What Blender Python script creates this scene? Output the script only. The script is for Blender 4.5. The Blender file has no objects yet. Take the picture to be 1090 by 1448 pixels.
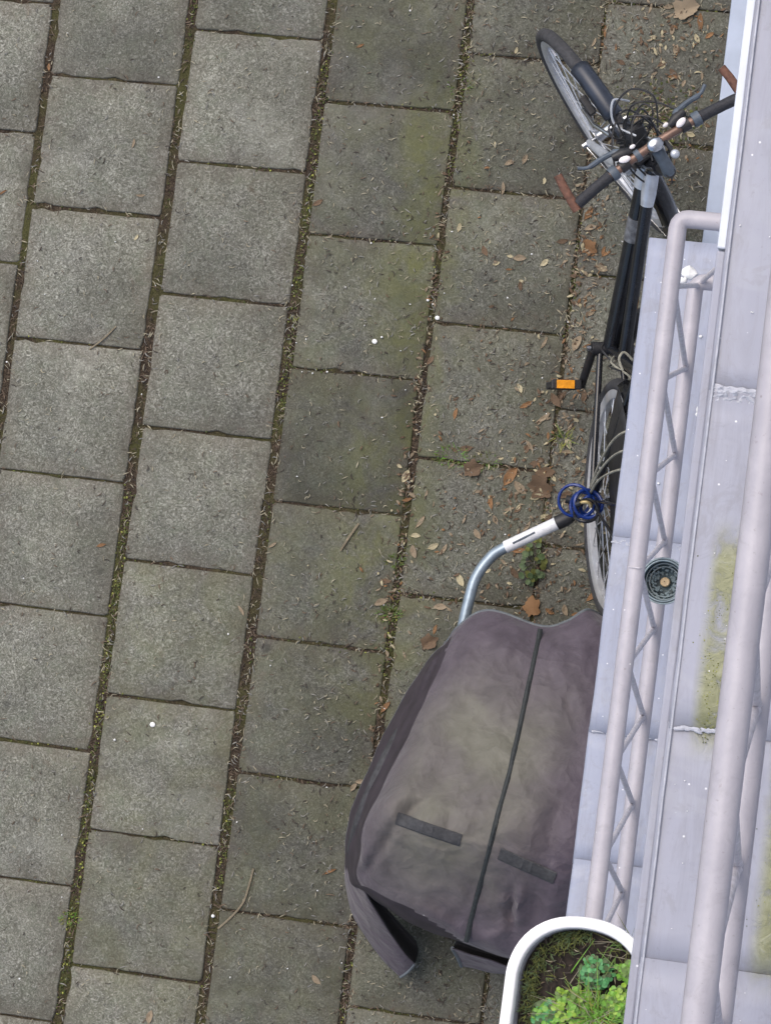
import bpy, math, random
from mathutils import Vector, Matrix, noise as mnoise
R = math.radians
random.seed(7)
scn = bpy.context.scene
col = scn.collection

# ------------------------------------------------------------------ camera
cam_d = bpy.data.cameras.new('camera')
cam = bpy.data.objects.new('camera', cam_d); col.objects.link(cam)
cam_d.sensor_fit = 'VERTICAL'; cam_d.sensor_height = 36.0; cam_d.sensor_width = 36.0
cam_d.lens = 104.4
cam_d.clip_start = 0.05; cam_d.clip_end = 2000
CAM_M = Matrix(((0.9762208650, -0.1128762371, 0.1850723582, 0.0),
                (0.1257654673, 0.9902792700, -0.0594139268, 0.0),
                (-0.1765668993, 0.0812768267, 0.9809272183, 8.68),
                (0, 0, 0, 1)))
cam.matrix_world = CAM_M
scn.camera = cam

# ------------------------------------------------------------------ sky, sun, exposure
SUN_EL, SUN_AZ = R(64), R(320)          # azimuth measured clockwise from +Y
wd = bpy.data.worlds.new('World'); scn.world = wd; wd.use_nodes = True
wn = wd.node_tree; bg = wn.nodes['Background']
sky = wn.nodes.new('ShaderNodeTexSky'); sky.sky_type = 'NISHITA'; sky.sun_disc = False
sky.sun_elevation = SUN_EL; sky.sun_rotation = SUN_AZ
sky.air_density = 1.0; sky.dust_density = 4.0; sky.ozone_density = 1.0; sky.altitude = 0
wn.links.new(sky.outputs[0], bg.inputs[0]); bg.inputs[1].default_value = 0.15
sun_d = bpy.data.lights.new('sun', 'SUN'); sun_d.energy = 1.0; sun_d.angle = R(60); sun_d.color = (1.0, .96, .90)
sun = bpy.data.objects.new('sun', sun_d); col.objects.link(sun)
sdir = Vector((math.sin(SUN_AZ) * math.cos(SUN_EL), math.cos(SUN_AZ) * math.cos(SUN_EL), math.sin(SUN_EL)))
sun.rotation_euler = sdir.to_track_quat('Z', 'Y').to_euler(); sun.location = sdir * 30
vs = scn.view_settings
vs.view_transform = 'Standard'; vs.look = 'None'; vs.gamma = 1.0; vs.use_curve_mapping = False
vs.exposure = 0.53

# ------------------------------------------------------------------ node helper
class G:
    def __init__(s, name):
        s.m = bpy.data.materials.new(name); s.m.use_nodes = True
        s.t = s.m.node_tree; s.b = s.t.nodes['Principled BSDF']
    def n(s, kind, **kw):
        nd = s.t.nodes.new('ShaderNode' + kind)
        for k, v in kw.items(): setattr(nd, k, v)
        return nd
    def put(s, sock, v):
        if v is None: return
        if isinstance(v, bpy.types.NodeSocket): s.t.links.new(v, sock)
        elif isinstance(v, (tuple, list)):
            sock.default_value = (*v, 1) if len(v) == 3 and sock.type == 'RGBA' else v
        else: sock.default_value = v
    def pos(s): return s.n('NewGeometry').outputs['Position']
    def obj(s): return s.n('TexCoord').outputs['Object']
    def rnd(s): return s.n('ObjectInfo').outputs['Random']
    def attr(s, name): return s.n('Attribute', attribute_type='OBJECT', attribute_name=name).outputs['Fac']
    def noise(s, scale, detail=2, rough=.5, dist=0, vec=None, w=None):
        nd = s.n('TexNoise')
        if w is not None: nd.noise_dimensions = '4D'; s.put(nd.inputs['W'], w)
        s.put(nd.inputs['Vector'], vec if vec is not None else s.obj())
        nd.inputs['Scale'].default_value = scale; nd.inputs['Detail'].default_value = detail
        nd.inputs['Roughness'].default_value = rough; nd.inputs['Distortion'].default_value = dist
        return nd.outputs['Fac']
    def vor(s, scale, vec=None, feature='F1', out='Distance', rand=1):
        nd = s.n('TexVoronoi', feature=feature); s.put(nd.inputs['Vector'], vec if vec is not None else s.obj())
        nd.inputs['Scale'].default_value = scale; nd.inputs['Randomness'].default_value = rand
        return nd.outputs[out]
    def ramp(s, fac, stops):
        nd = s.n('ValToRGB'); e = nd.color_ramp.elements
        while len(e) < len(stops): e.new(.5)
        for i, (p, c) in enumerate(stops):
            e[i].position = p; e[i].color = (c, c, c, 1) if isinstance(c, (int, float)) else (*c, 1)
        s.put(nd.inputs[0], fac); return nd.outputs[0]
    def mix(s, fac, a, b, mode='MIX'):
        nd = s.n('Mix', data_type='RGBA', blend_type=mode)
        s.put(nd.inputs[0], fac); s.put(nd.inputs[6], a); s.put(nd.inputs[7], b); return nd.outputs[2]
    def math(s, op, a, b=None, clamp=False):
        nd = s.n('Math', operation=op, use_clamp=clamp); s.put(nd.inputs[0], a)
        if b is not None: s.put(nd.inputs[1], b)
        return nd.outputs[0]
    def xyz(s, v):
        nd = s.n('SeparateXYZ'); s.put(nd.inputs[0], v); return nd.outputs
    def band(s, v, lo, hi, soft):                          # 1 between lo and hi
        a = s.n('MapRange', interpolation_type='SMOOTHSTEP'); s.put(a.inputs[0], v); a.inputs[1].default_value = lo - soft; a.inputs[2].default_value = lo + soft
        b = s.n('MapRange', interpolation_type='SMOOTHSTEP'); s.put(b.inputs[0], v); b.inputs[1].default_value = hi + soft; b.inputs[2].default_value = hi - soft
        return s.math('MULTIPLY', a.outputs[0], b.outputs[0])
    def bump(s, h, strength=.3, dist=.004, normal=None):
        nd = s.n('Bump'); nd.inputs['Strength'].default_value = strength; nd.inputs['Distance'].default_value = dist
        s.put(nd.inputs['Height'], h)
        if normal is not None: s.put(nd.inputs['Normal'], normal)
        return nd.outputs[0]
    def done(s, color=None, rough=None, metal=None, normal=None, spec=None, **kw):
        s.put(s.b.inputs['Base Color'], color); s.put(s.b.inputs['Roughness'], rough)
        s.put(s.b.inputs['Metallic'], metal); s.put(s.b.inputs['Normal'], normal)
        s.put(s.b.inputs['Specular IOR Level'], spec)
        for k, v in kw.items(): s.put(s.b.inputs[k], v)
        return s.m

def simple(name, c, rough=.6, metal=0, var=.25, scale=40, bump=0, spec=None):
    g = G(name); f = g.noise(scale, 4, .6)
    d = tuple(x * (1 - var) for x in c); l = tuple(min(1, x * (1 + var)) for x in c)
    cc = g.ramp(f, [(.3, d), (.7, l)])
    return g.done(cc, rough, metal, g.bump(f, bump, .002) if bump else None, spec)

# ------------------------------------------------------------------ materials
def m_tile():
    g = G('concrete_slab'); P = g.pos(); O = g.obj(); r10 = g.math('MULTIPLY', g.rnd(), 40)
    worm = g.noise(58, 2.0, .55, 3.2, P, r10)
    fine = g.noise(230, 3, .7, .6, P, r10)
    big = g.noise(4.5, 4, .6, .5, P, r10)
    patch = g.noise(11, 3, .6, .8, P, r10)
    w = g.math('ADD', g.math('MULTIPLY', worm, .74), g.math('MULTIPLY', fine, .26))
    c_rough = g.ramp(w, [(.34, (.062, .060, .052)), (.44, (.120, .117, .105)), (.53, (.185, .182, .165)), (.60, (.285, .28, .26)), (.69, (.41, .405, .38))])
    c_smooth = g.ramp(w, [(.34, (.062, .060, .054)), (.52, (.108, .105, .095)), (.66, (.185, .18, .165))])
    sm = g.math('MULTIPLY', g.math('ADD', g.attr('smooth'), g.math('MULTIPLY', g.math('SUBTRACT', patch, .5), 1.6)), 1.0, True)
    c = g.mix(sm, c_rough, c_smooth)
    # warm brown dirt along the edges of each slab
    x, y, z = g.xyz(O); ed = g.math('MAXIMUM', g.math('ABSOLUTE', x), g.math('ABSOLUTE', y))
    edm = g.math('MULTIPLY', g.ramp(g.math('ADD', ed, g.math('MULTIPLY', patch, .10)), [(.19, 0), (.27, 1)]), .55)
    c = g.mix(edm, c, g.mix(w, (.075, .060, .050), (.19, .16, .14)))
    # algae film, patchy, denser between the fourth and fifth columns
    wx, wy, wz = g.xyz(P)
    bandm = g.math('MULTIPLY', g.band(wx, -1.74, -1.50, .09), g.band(wy, -.1, 1.85, .3))
    am = g.math('ADD', g.math('MULTIPLY', bandm, .55), g.attr('moss'))
    am = g.math('MULTIPLY', am, g.ramp(g.noise(7, 4, .65, .6, P), [(.36, 0), (.62, 1)]), True)
    c = g.mix(am, c, g.mix(w, (.085, .088, .035), (.20, .205, .10)))
    green = g.ramp(g.noise(16, 3, .6, 1, P), [(.5, 0), (.75, .35)])
    c = g.mix(green, c, g.mix(w, (.072, .085, .060), (.19, .215, .165)))
    c = g.mix(g.ramp(big, [(.34, .42), (.60, 0)]), c, (.045, .044, .038))
    c = g.mix(g.ramp(g.noise(2.6, 5, .7, .8, P, r10), [(.56, 0), (.72, .30)]), c, (.30, .295, .275))
    c = g.mix(g.ramp(g.noise(9, 5, .75, 1.5, P, g.math('ADD', r10, 7.0)), [(.60, 0), (.68, .35)]), c, (.115, .085, .068))
    c = g.mix(g.ramp(g.vor(3.1, P), [(.03, .55), (.055, 0)]), c, (.04, .04, .037))
    c = g.mix(1.0, c, (.985, 1.0, .93), 'MULTIPLY'); tone = g.n('Mix', data_type='RGBA', blend_type='MULTIPLY'); tone.inputs[0].default_value = 1
    g.put(tone.inputs[6], c); cmb = g.n('CombineColor'); t = g.attr('tone')
    for i in range(3): g.put(cmb.inputs[i], t)
    g.put(tone.inputs[7], cmb.outputs[0]); c = tone.outputs[2]
    sp = g.ramp(g.vor(24, P), [(.0, 1), (.035, 0)])
    c = g.mix(g.math('MULTIPLY', sp, .7), c, (.55, .54, .50))
    nb = g.bump(w, .55, .004); return g.done(c, .88, 0, nb, .25)
M = {}
M['tile'] = m_tile()
def m_soil():
    g = G('joint_soil'); P = g.pos(); f = g.noise(140, 4, .7, 1, P); b = g.noise(6, 3, .6, 0, P)
    c = g.ramp(f, [(.3, (.020, .015, .011)), (.5, (.054, .041, .030)), (.66, (.115, .090, .062)), (.78, (.22, .18, .115))])
    c = g.mix(g.ramp(b, [(.44, 0), (.62, .75)]), c, g.mix(f, (.03, .035, .012), (.12, .12, .045)))
    return g.done(c, .95, 0, g.bump(f, .9, .008), .1)
M['soil'] = m_soil()
def m_far():
    g = G('far_paving'); P = g.pos(); br = g.n('TexBrick'); br.offset = .5
    mp = g.n('Mapping'); g.put(mp.inputs['Vector'], P); mp.inputs['Rotation'].default_value = (0, 0, R(90)); g.put(br.inputs['Vector'], mp.outputs[0]); br.inputs['Scale'].default_value = 1; br.inputs['Brick Width'].default_value = .41; br.inputs['Row Height'].default_value = .42
    br.inputs['Mortar Size'].default_value = .008
    f = g.noise(90, 3, .6, 2, P); c = g.ramp(f, [(.36, (.045, .044, .038)), (.5, (.115, .117, .10)), (.64, (.25, .248, .22))])
    return g.done(g.mix(br.outputs['Fac'], c, (.04, .03, .022)), .9)
M['far'] = m_far()
def grime(g, c, P):
    mp = g.n('Mapping'); g.put(mp.inputs['Vector'], P); mp.inputs['Scale'].default_value = (9, 1.4, 5)
    st = g.noise(3.2, 6, .72, .8, mp.outputs[0]); bl = g.noise(13, 6, .72, 1.2, P); sc = g.noise(3.0, 5, .65, .5, P)
    c = g.mix(g.ramp(st, [(.46, 0), (.72, .38)]), c, (.20, .195, .205))
    c = g.mix(g.ramp(bl, [(.56, 0), (.60, .16), (.74, .30)]), c, (.21, .20, .19))
    c = g.mix(g.ramp(sc, [(.50, 0), (.53, .14), (.60, .05), (.7, .22)]), c, (.46, .47, .50))
    return g.mix(g.ramp(g.noise(90, 4, .7, 0, P), [(.62, 0), (.75, .35)]), c, (.17, .165, .165))
def m_sheet(name, c0, c1, warm):
    g = G(name); P = g.pos(); b = g.noise(5, 4, .6, .4, P); f = g.noise(60, 3, .6, 0, P)
    c = g.mix(b, c0, c1)
    c = g.mix(g.ramp(g.vor(19, P), [(.05, .45), (.08, 0)]), c, (.25, .24, .25))      # small dark blisters
    c = g.mix(g.ramp(g.vor(31, P), [(.035, .9), (.07, 0)]), c, (.86, .86, .88))      # white flecks
    streak = g.noise(9, 4, .7, 1.5, P)
    c = g.mix(g.ramp(streak, [(.55, 0), (.8, .35)]), c, warm)
    c = grime(g, c, P)
    h = g.math('ADD', g.math('MULTIPLY', b, .8), g.math('MULTIPLY', f, .12))
    return g.done(c, .5, 0, g.bump(h, .35, .012), .4)
M['sheet'] = m_sheet('painted_zinc_sheet', (.285, .312, .40), (.345, .37, .455), (.27, .265, .30))
M['sheet_b'] = m_sheet('painted_bitumen_sheet', (.295, .305, .365), (.36, .368, .43), (.27, .258, .262))
def m_mossy_sheet():
    g = G('algae_streaked_sheet'); P = g.pos(); b = g.noise(5, 4, .6, .4, P)
    c = g.mix(b, (.295, .305, .365), (.36, .368, .43))
    c = g.mix(g.ramp(g.vor(31, P), [(.035, .9), (.07, 0)]), c, (.86, .86, .88))
    c = grime(g, c, P)
    x, y, z = g.xyz(P); f = g.noise(28, 5, .7, .8, P); f2 = g.noise(7, 3, .6, 0, P)
    m1 = g.math('MULTIPLY', g.band(x, -.345, -.27, .012), g.band(y, -.02, .30, .04))
    m2 = g.math('MULTIPLY', g.band(x, -.215, -.10, .015), g.band(y, -.36, .10, .05))
    m3 = g.math('MULTIPLY', g.band(x, -.30, -.22, .015), g.band(y, .60, .69, .02))
    m = g.math('ADD', g.math('ADD', m1, m2), m3)
    m = g.math('MULTIPLY', m, g.ramp(g.math('ADD', g.math('MULTIPLY', f, .6), g.math('MULTIPLY', f2, .4)), [(.33, 0), (.52, .9)]))
    c = g.mix(m, c, g.ramp(f, [(.28, (.11, .115, .04)), (.45, (.21, .215, .095)), (.6, (.28, .285, .15)), (.75, (.33, .335, .25))]))
    return g.done(c, .5, 0, g.bump(g.math('ADD', b, g.math('MULTIPLY', m, f)), .45, .01), .35)
M['sheet_m'] = m_mossy_sheet()
def grime2(g, c, P):
    c = g.mix(g.ramp(g.noise(22, 6, .75, 1.0, P), [(.55, 0), (.75, .35)]), c, (.24, .22, .23))
    return g.mix(g.ramp(g.noise(110, 3, .7, 0, P), [(.64, 0), (.76, .5)]), c, (.20, .17, .16))
def m_rail():
    g = G('rail_paint'); P = g.pos(); f = g.noise(14, 4, .65, .3, P)
    c = g.ramp(f, [(.3, (.365, .35, .385)), (.7, (.455, .435, .465))])
    c = g.mix(g.ramp(g.vor(23, P), [(.03, .5), (.055, 0)]), c, (.18, .15, .14))
    c = g.mix(g.ramp(g.vor(17, P), [(.025, .8), (.045, 0)]), c, (.88, .88, .86))
    c = grime2(g, c, P)
    return g.done(c, .42, 0, g.bump(g.noise(70, 3, .6, 0, P), .15, .003), .45)
M['rail'] = m_rail()
M['rod'] = simple('rod_paint', (.53, .51, .54), .45, 0, .2, 60)
M['wall'] = simple('wall_paint', (.52, .55, .62), .7, 0, .12, 8, .1)
M['plinth'] = simple('plinth_paint', (.36, .41, .50), .6, 0, .10, 9, .1)
M['white'] = simple('white_paint', (.62, .66, .72), .4, 0, .06, 20)
M['sealant'] = simple('sealant', (.41, .425, .475), .5, 0, .15, 60, .5)
def m_cover():
    g = G('weathered_nylon'); P = g.pos(); O = g.obj()
    x, y, z = g.xyz(P)
    weave = g.noise(420, 2, .5, 0, P); big = g.noise(3.2, 4, .6, .6, P); mid = g.noise(13, 5, .65, .8, P)
    c = g.ramp(mid, [(.3, (.060, .047, .061)), (.7, (.096, .078, .097))])
    m = g.math('MULTIPLY', g.band(g.math('ADD', x, g.math('MULTIPLY', y, -.12)), -1.33, -.96, .13), g.band(y, -.52, .08, .16))
    m = g.math('MULTIPLY', m, g.ramp(big, [(.30, .25), (.58, 1)]))
    c = g.mix(m, c, g.ramp(mid, [(.3, (.112, .108, .083)), (.7, (.158, .152, .124))]))
    c = g.mix(g.ramp(g.vor(9, P), [(.02, .8), (.04, 0)]), c, (.55, .54, .52))
    c = g.mix(g.ramp(g.noise(40, 4, .7, 0, P), [(.62, 0), (.8, .5)]), c, (.05, .048, .046))
    dv = g.n('VectorMath', operation='ADD'); nt = g.n('TexNoise'); g.put(nt.inputs['Vector'], P); nt.inputs['Scale'].default_value = 6; nt.inputs['Detail'].default_value = 3
    sc = g.n('VectorMath', operation='SCALE'); g.put(sc.inputs[0], nt.outputs['Color']); sc.inputs['Scale'].default_value = .22
    g.put(dv.inputs[0], P); g.put(dv.inputs[1], sc.outputs[0])
    cr = g.vor(7.5, dv.outputs[0], 'F1'); cr2 = g.vor(19, dv.outputs[0], 'F1')
    h = g.math('ADD', g.math('ADD', g.math('MULTIPLY', weave, .04), g.math('MULTIPLY', mid, .5)), g.math('ADD', g.math('MULTIPLY', cr, 1.3), g.math('MULTIPLY', cr2, .35)))
    return g.done(c, .60, 0, g.bump(h, .55, .020), .3, **{'Sheen Weight': .15})
M['cover'] = m_cover()
M['cover_shaded'] = simple('shaded_nylon', (.036, .028, .036), .6, 0, .35, 14, .3)  # unfaded left side and rear edge, with their shade painted into the colour
M['gap_shade'] = simple('gap_shade_black', (.010, .009, .010), .8)  # near-black colour standing in for shade in the gaps behind the flaps
M['hem'] = simple('hem_binding', (.12, .135, .145), .6)
M['zip'] = simple('zip_tape', (.022, .026, .026), .6, 0, .4, 150, .4)
M['strap'] = simple('hook_loop_strap', (.046, .047, .050), .85, 0, .3, 120, .4)
M['black'] = simple('black_paint', (.012, .013, .016), .16, 0, .3, 30)
M['blackm'] = simple('black_plastic', (.018, .018, .02), .5, 0, .4, 60)
M['navy'] = simple('mudguard_plastic', (.022, .028, .042), .38, 0, .3, 20)
M['rubber'] = simple('tyre_rubber', (.040, .040, .043), .75, 0, .35, 60, .3)
M['chrome'] = simple('worn_alloy', (.55, .56, .58), .25, 1, .2, 40)
M['rim'] = simple('pale_alloy', (.60, .61, .63), .32, .45, .15, 40)
M['decal'] = simple('grey_decal', (.13, .135, .145), .4, 0, .6, 60)
M['rimdark'] = simple('dull_alloy', (.20, .205, .21), .4, .4, .2, 40)
M['silver'] = simple('silver_paint', (.50, .53, .57), .35, .4, .2, 30)
M['copper'] = simple('bronze_bar', (.20, .125, .095), .4, .4, .25, 30)
M['cork'] = simple('rusty_bar_end', (.15, .070, .045), .7, 0, .45, 70, .4)
M['grip'] = simple('grip_rubber', (.022, .023, .028), .7, 0, .4, 150, .5)
M['shift'] = simple('slate_plastic', (.075, .095, .12), .5)
M['pod'] = simple('white_plastic', (.78, .74, .74), .4, 0, .05)
M['orange'] = simple('amber_reflector', (.75, .30, .02), .25, 0, .25, 90)
M['bungee'] = simple('bungee_cord', (.26, .25, .20), .8, 0, .4, 80)
M['blue'] = simple('blue_vinyl', (.008, .030, .17), .25, 0, .25, 40)
M['brass'] = simple('brass', (.55, .42, .20), .35, .8)
M['armw'] = simple('arm_sleeve', (.66, .67, .68), .45, 0, .12, 60)
M['armg'] = simple('arm_tube', (.27, .33, .38), .35, .5, .15, 40)
M['pot'] = simple('white_pot_plastic', (.88, .87, .86), .35, 0, .03, 10)
M['potin'] = simple('pot_inside', (.45, .44, .46), .6)
M['psoil'] = simple('potting_soil', (.022, .016, .012), .95, 0, .7, 90, .8)
M['teal'] = simple('teal_glass', (.075, .115, .135), .3, 0, .4, 50)
M['tealrib'] = simple('pale_teal_rib', (.21, .27, .295), .3, 0, .3, 40)
M['wax'] = simple('candle_wax', (.60, .45, .27), .55)
def leafmat(name, a, b):
    g = G(name); f = g.noise(60, 4, .65, .5); r = g.rnd()
    c = g.mix(f, a, b); c = g.mix(g.math('MULTIPLY', r, .45), c, tuple(x * .55 for x in a))
    return g.done(c, .75, 0, g.bump(f, .4, .003), .25)
M['leaf_o'] = leafmat('orange_brown_leaf', (.15, .075, .035), (.33, .19, .09))
M['leaf_r'] = leafmat('russet_leaf', (.085, .055, .034), (.20, .135, .085))
M['leaf_t'] = leafmat('tan_leaf', (.19, .145, .095), (.36, .29, .20))
M['leaf_p'] = leafmat('pale_leaf', (.34, .29, .17), (.52, .47, .32))
M['straw1'] = simple('straw', (.26, .235, .165), .85, 0, .3)
M['straw2'] = simple('brown_straw', (.105, .075, .050), .85, 0, .4)
M['straw3'] = simple('grey_straw', (.19, .185, .165), .85, 0, .3)
M['straw4'] = simple('dark_bark_bit', (.04, .030, .023), .85, 0, .4)
M['moss1'] = simple('dark_moss', (.050, .062, .016), .95, 0, .4, 80)
M['moss2'] = simple('olive_moss', (.105, .115, .028), .95, 0, .4, 80)
M['moss3'] = simple('yellow_moss', (.24, .25, .055), .95, 0, .4, 80)
M['grass'] = simple('grass_green', (.095, .165, .030), .6, 0, .35, 60)
M['lime'] = simple('lime_leaf', (.13, .30, .028), .5, 0, .3, 60)
M['lime2'] = simple('yellow_lime_leaf', (.22, .36, .035), .5, 0, .3, 60)
M['mint'] = simple('mint_leaf', (.075, .26, .085), .5, 0, .35, 60)
M['weed'] = simple('weed_leaf', (.060, .095, .032), .6, 0, .4, 60)
M['white_bit'] = simple('white_fleck', (.78, .78, .76), .6, 0, .1)
M['twig'] = simple('dry_twig', (.20, .165, .11), .85, 0, .3, 60)

# ------------------------------------------------------------------ mesh builder
class MB:
    def __init__(s, xf=None): s.v = []; s.f = []; s.mi = []; s.xf = xf
    def add(s, vs, fs, mi=0):
        o = len(s.v); s.v += [tuple(p) for p in vs]; s.f += [tuple(i + o for i in q) for q in fs]; s.mi += [mi] * len(fs)
    def box(s, x0, x1, y0, y1, z0, z1, mi=0):
        s.add([(x, y, z) for z in (z0, z1) for y in (y0, y1) for x in (x0, x1)],
              [(0, 2, 3, 1), (4, 5, 7, 6), (0, 1, 5, 4), (2, 6, 7, 3), (0, 4, 6, 2), (1, 3, 7, 5)], mi)
    def tube(s, pts, r, seg=8, closed=False, mi=0, flat=1.0, up=None):
        pts = [Vector(p) for p in pts]; n = len(pts)
        rs = r if isinstance(r, (list, tuple)) else [r] * n
        vs = []; prev = None
        for i, p in enumerate(pts):
            a = pts[(i - 1) % n] if (closed or i > 0) else p; b = pts[(i + 1) % n] if (closed or i < n - 1) else p
            t = (b - a); t = t.normalized() if t.length > 1e-9 else Vector((0, 0, 1))
            if prev is None:
                u = Vector(up) if up else (Vector((0, 0, 1)) if abs(t.z) < .9 else Vector((1, 0, 0)))
            else: u = prev
            u = (u - t * u.dot(t)); u = u.normalized() if u.length > 1e-6 else t.orthogonal().normalized()
            w = t.cross(u); prev = u
            for k in range(seg):
                an = 2 * math.pi * k / seg
                vs.append(p + w * (math.cos(an) * rs[i]) + u * (math.sin(an) * rs[i] * flat))
        fs = []
        for i in range(n if closed else n - 1):
            j = (i + 1) % n
            for k in range(seg):
                l = (k + 1) % seg; fs.append((i * seg + k, i * seg + l, j * seg + l, j * seg + k))
        if not closed:
            fs.append(tuple(range(seg - 1, -1, -1))); fs.append(tuple((n - 1) * seg + k for k in range(seg)))
        s.add(vs, fs, mi)
    def lathe(s, prof, seg=20, M=None, mi=0):
        M = M or Matrix.Identity(4); n = len(prof)
        vs = [M @ Vector((r * math.cos(2 * math.pi * k / seg), r * math.sin(2 * math.pi * k / seg), z)) for r, z in prof for k in range(seg)]
        fs = [(i * seg + k, i * seg + (k + 1) % seg, (i + 1) * seg + (k + 1) % seg, (i + 1) * seg + k) for i in range(n - 1) for k in range(seg)]
        shut = math.dist(prof[0], prof[-1]) < 1e-6
        if prof[0][0] > 1e-5 and not shut: fs.append(tuple(range(seg - 1, -1, -1)))
        if prof[-1][0] > 1e-5 and not shut: fs.append(tuple((n - 1) * seg + k for k in range(seg)))
        s.add(vs, fs, mi)
    def ball(s, c, r, seg=10, rings=6, mi=0, M=None):
        prof = [(math.sin(math.pi * i / rings) * 1.0, -math.cos(math.pi * i / rings)) for i in range(rings + 1)]
        rr = r if isinstance(r, (tuple, list)) else (r, r, r)
        T = Matrix.Translation(c) @ (M or Matrix.Identity(4)) @ Matrix.Diagonal((*rr, 1))
        s.lathe(prof, seg, T, mi)
    def grid(s, rows, mi=0):
        n, m = len(rows), len(rows[0])
        s.add([p for r in rows for p in r], [(i * m + j, i * m + j + 1, (i + 1) * m + j + 1, (i + 1) * m + j) for i in range(n - 1) for j in range(m - 1)], mi)
    def mesh(s, name, mats, smooth=True, ang=45):
        me = bpy.data.meshes.new(name)
        me.from_pydata([s.xf(Vector(p)) for p in s.v] if s.xf else s.v, [], s.f)
        for m in (mats if isinstance(mats, (list, tuple)) else [mats]): me.materials.append(m)
        if any(s.mi): me.polygons.foreach_set('material_index', s.mi)
        if smooth:
            me.polygons.foreach_set('use_smooth', [True] * len(me.polygons)); me.set_sharp_from_angle(angle=R(ang))
        me.update(); return me
    def build(s, name, mats, parent=None, **k):
        return link(name, s.mesh(name, mats, **k), parent)
def link(name, me, parent=None, loc=None, rot=None):
    o = bpy.data.objects.new(name, me); col.objects.link(o); o.parent = parent
    if loc is not None: o.location = loc
    if rot is not None: o.rotation_euler = rot
    return o
def tag(o, label, cat, group=None):
    o['label'] = label; o['category'] = cat
    if group: o['group'] = group
    return o
def root(name, label, cat, loc=(0, 0, 0), rot=(0, 0, 0), group=None):
    e = bpy.data.objects.new(name, None); col.objects.link(e); e.location = loc; e.rotation_euler = rot; e.empty_display_size = .1
    return tag(e, label, cat, group)
def structure(o): o['kind'] = 'structure'; return o
def bev(o, w=.004, seg=2):
    m = o.modifiers.new('bevel', 'BEVEL'); m.width = w; m.segments = seg; m.limit_method = 'ANGLE'; return o
def solid(o, t):
    m = o.modifiers.new('solid', 'SOLIDIFY'); m.thickness = t; m.offset = 0; return o
def crom(P, n=6, closed=False):
    P = [Vector(p) for p in P]; out = []; N = len(P)
    for i in range(N if closed else N - 1):
        g = (lambda k: P[k % N]) if closed else (lambda k: P[max(0, min(N - 1, k))])
        a, b, c, d = g(i - 1), g(i), g(i + 1), g(i + 2)
        for k in range(n):
            t = k / n
            out.append(.5 * ((2 * b) + (c - a) * t + (2 * a - 5 * b + 4 * c - d) * t * t + (3 * b - a - 3 * c + d) * t ** 3))
    if not closed: out.append(P[-1])
    return out
U = random.uniform
COVER = [[[-1.366, 0.149, 0.28], [-1.345, 0.17, 0.33], [-1.313, 0.205, 0.38], [-1.233, 0.257, 0.41], [-1.078, 0.231, 0.42], [-1.01, 0.253, 0.42], [-0.953, 0.295, 0.4], [-0.905, 0.271, 0.26]], [[-1.418, 0.091, 0.26], [-1.377, 0.098, 0.38], [-1.308, 0.128, 0.5], [-1.196, 0.169, 0.52], [-1.069, 0.149, 0.53], [-0.977, 0.168, 0.53], [-0.878, 0.202, 0.48], [-0.811, 0.218, 0.26]], [[-1.486, -0.061, 0.25], [-1.427, -0.06, 0.42], [-1.341, -0.052, 0.6], [-1.214, -0.032, 0.63], [-1.07, -0.026, 0.64], [-0.947, -0.018, 0.64], [-0.828, 0.004, 0.58], [-0.763, 0.026, 0.25]], [[-1.545, -0.226, 0.24], [-1.48, -0.227, 0.45], [-1.382, -0.213, 0.69], [-1.23, -0.183, 0.72], [-1.074, -0.177, 0.73], [-0.934, -0.17, 0.73], [-0.816, -0.168, 0.67], [-0.747, -0.153, 0.25]], [[-1.583, -0.384, 0.24], [-1.517, -0.381, 0.46], [-1.415, -0.332, 0.76], [-1.27, -0.304, 0.8], [-1.08, -0.302, 0.81], [-0.949, -0.311, 0.8], [-0.825, -0.32, 0.74], [-0.752, -0.314, 0.25]], [[-1.58, -0.49, 0.24], [-1.518, -0.48, 0.46], [-1.431, -0.431, 0.73], [-1.278, -0.393, 0.79], [-1.096, -0.399, 0.79], [-0.967, -0.414, 0.78], [-0.844, -0.428, 0.72], [-0.758, -0.435, 0.24]], [[-1.554, -0.551, 0.3], [-1.505, -0.533, 0.48], [-1.454, -0.506, 0.64], [-1.299, -0.51, 0.7], [-1.119, -0.514, 0.7], [-0.996, -0.535, 0.69], [-0.869, -0.549, 0.64], [-0.763, -0.556, 0.24]], [[-1.501, -0.56, 0.4], [-1.474, -0.558, 0.5], [-1.435, -0.557, 0.58], [-1.297, -0.611, 0.6], [-1.156, -0.639, 0.6], [-1.03, -0.667, 0.58], [-0.91, -0.666, 0.55], [-0.767, -0.656, 0.24]], [[-1.486, -0.574, 0.34], [-1.465, -0.582, 0.36], [-1.434, -0.597, 0.38], [-1.313, -0.647, 0.4], [-1.189, -0.67, 0.4], [-1.062, -0.693, 0.38], [-0.94, -0.693, 0.36], [-0.784, -0.683, 0.24]]]
FLAP_A = [[[-1.58, -0.49, 0.24], [-1.536, -0.479, 0.4], [-1.493, -0.473, 0.52]], [[-1.589, -0.561, 0.17], [-1.534, -0.542, 0.36], [-1.474, -0.52, 0.55]], [[-1.569, -0.643, 0.12], [-1.513, -0.612, 0.3], [-1.462, -0.582, 0.44]], [[-1.512, -0.73, 0.09], [-1.466, -0.695, 0.22], [-1.427, -0.66, 0.32]], [[-1.454, -0.788, 0.08], [-1.415, -0.756, 0.17], [-1.393, -0.725, 0.22]], [[-1.407, -0.825, 0.07], [-1.381, -0.801, 0.1], [-1.361, -0.772, 0.13]]]
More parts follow.
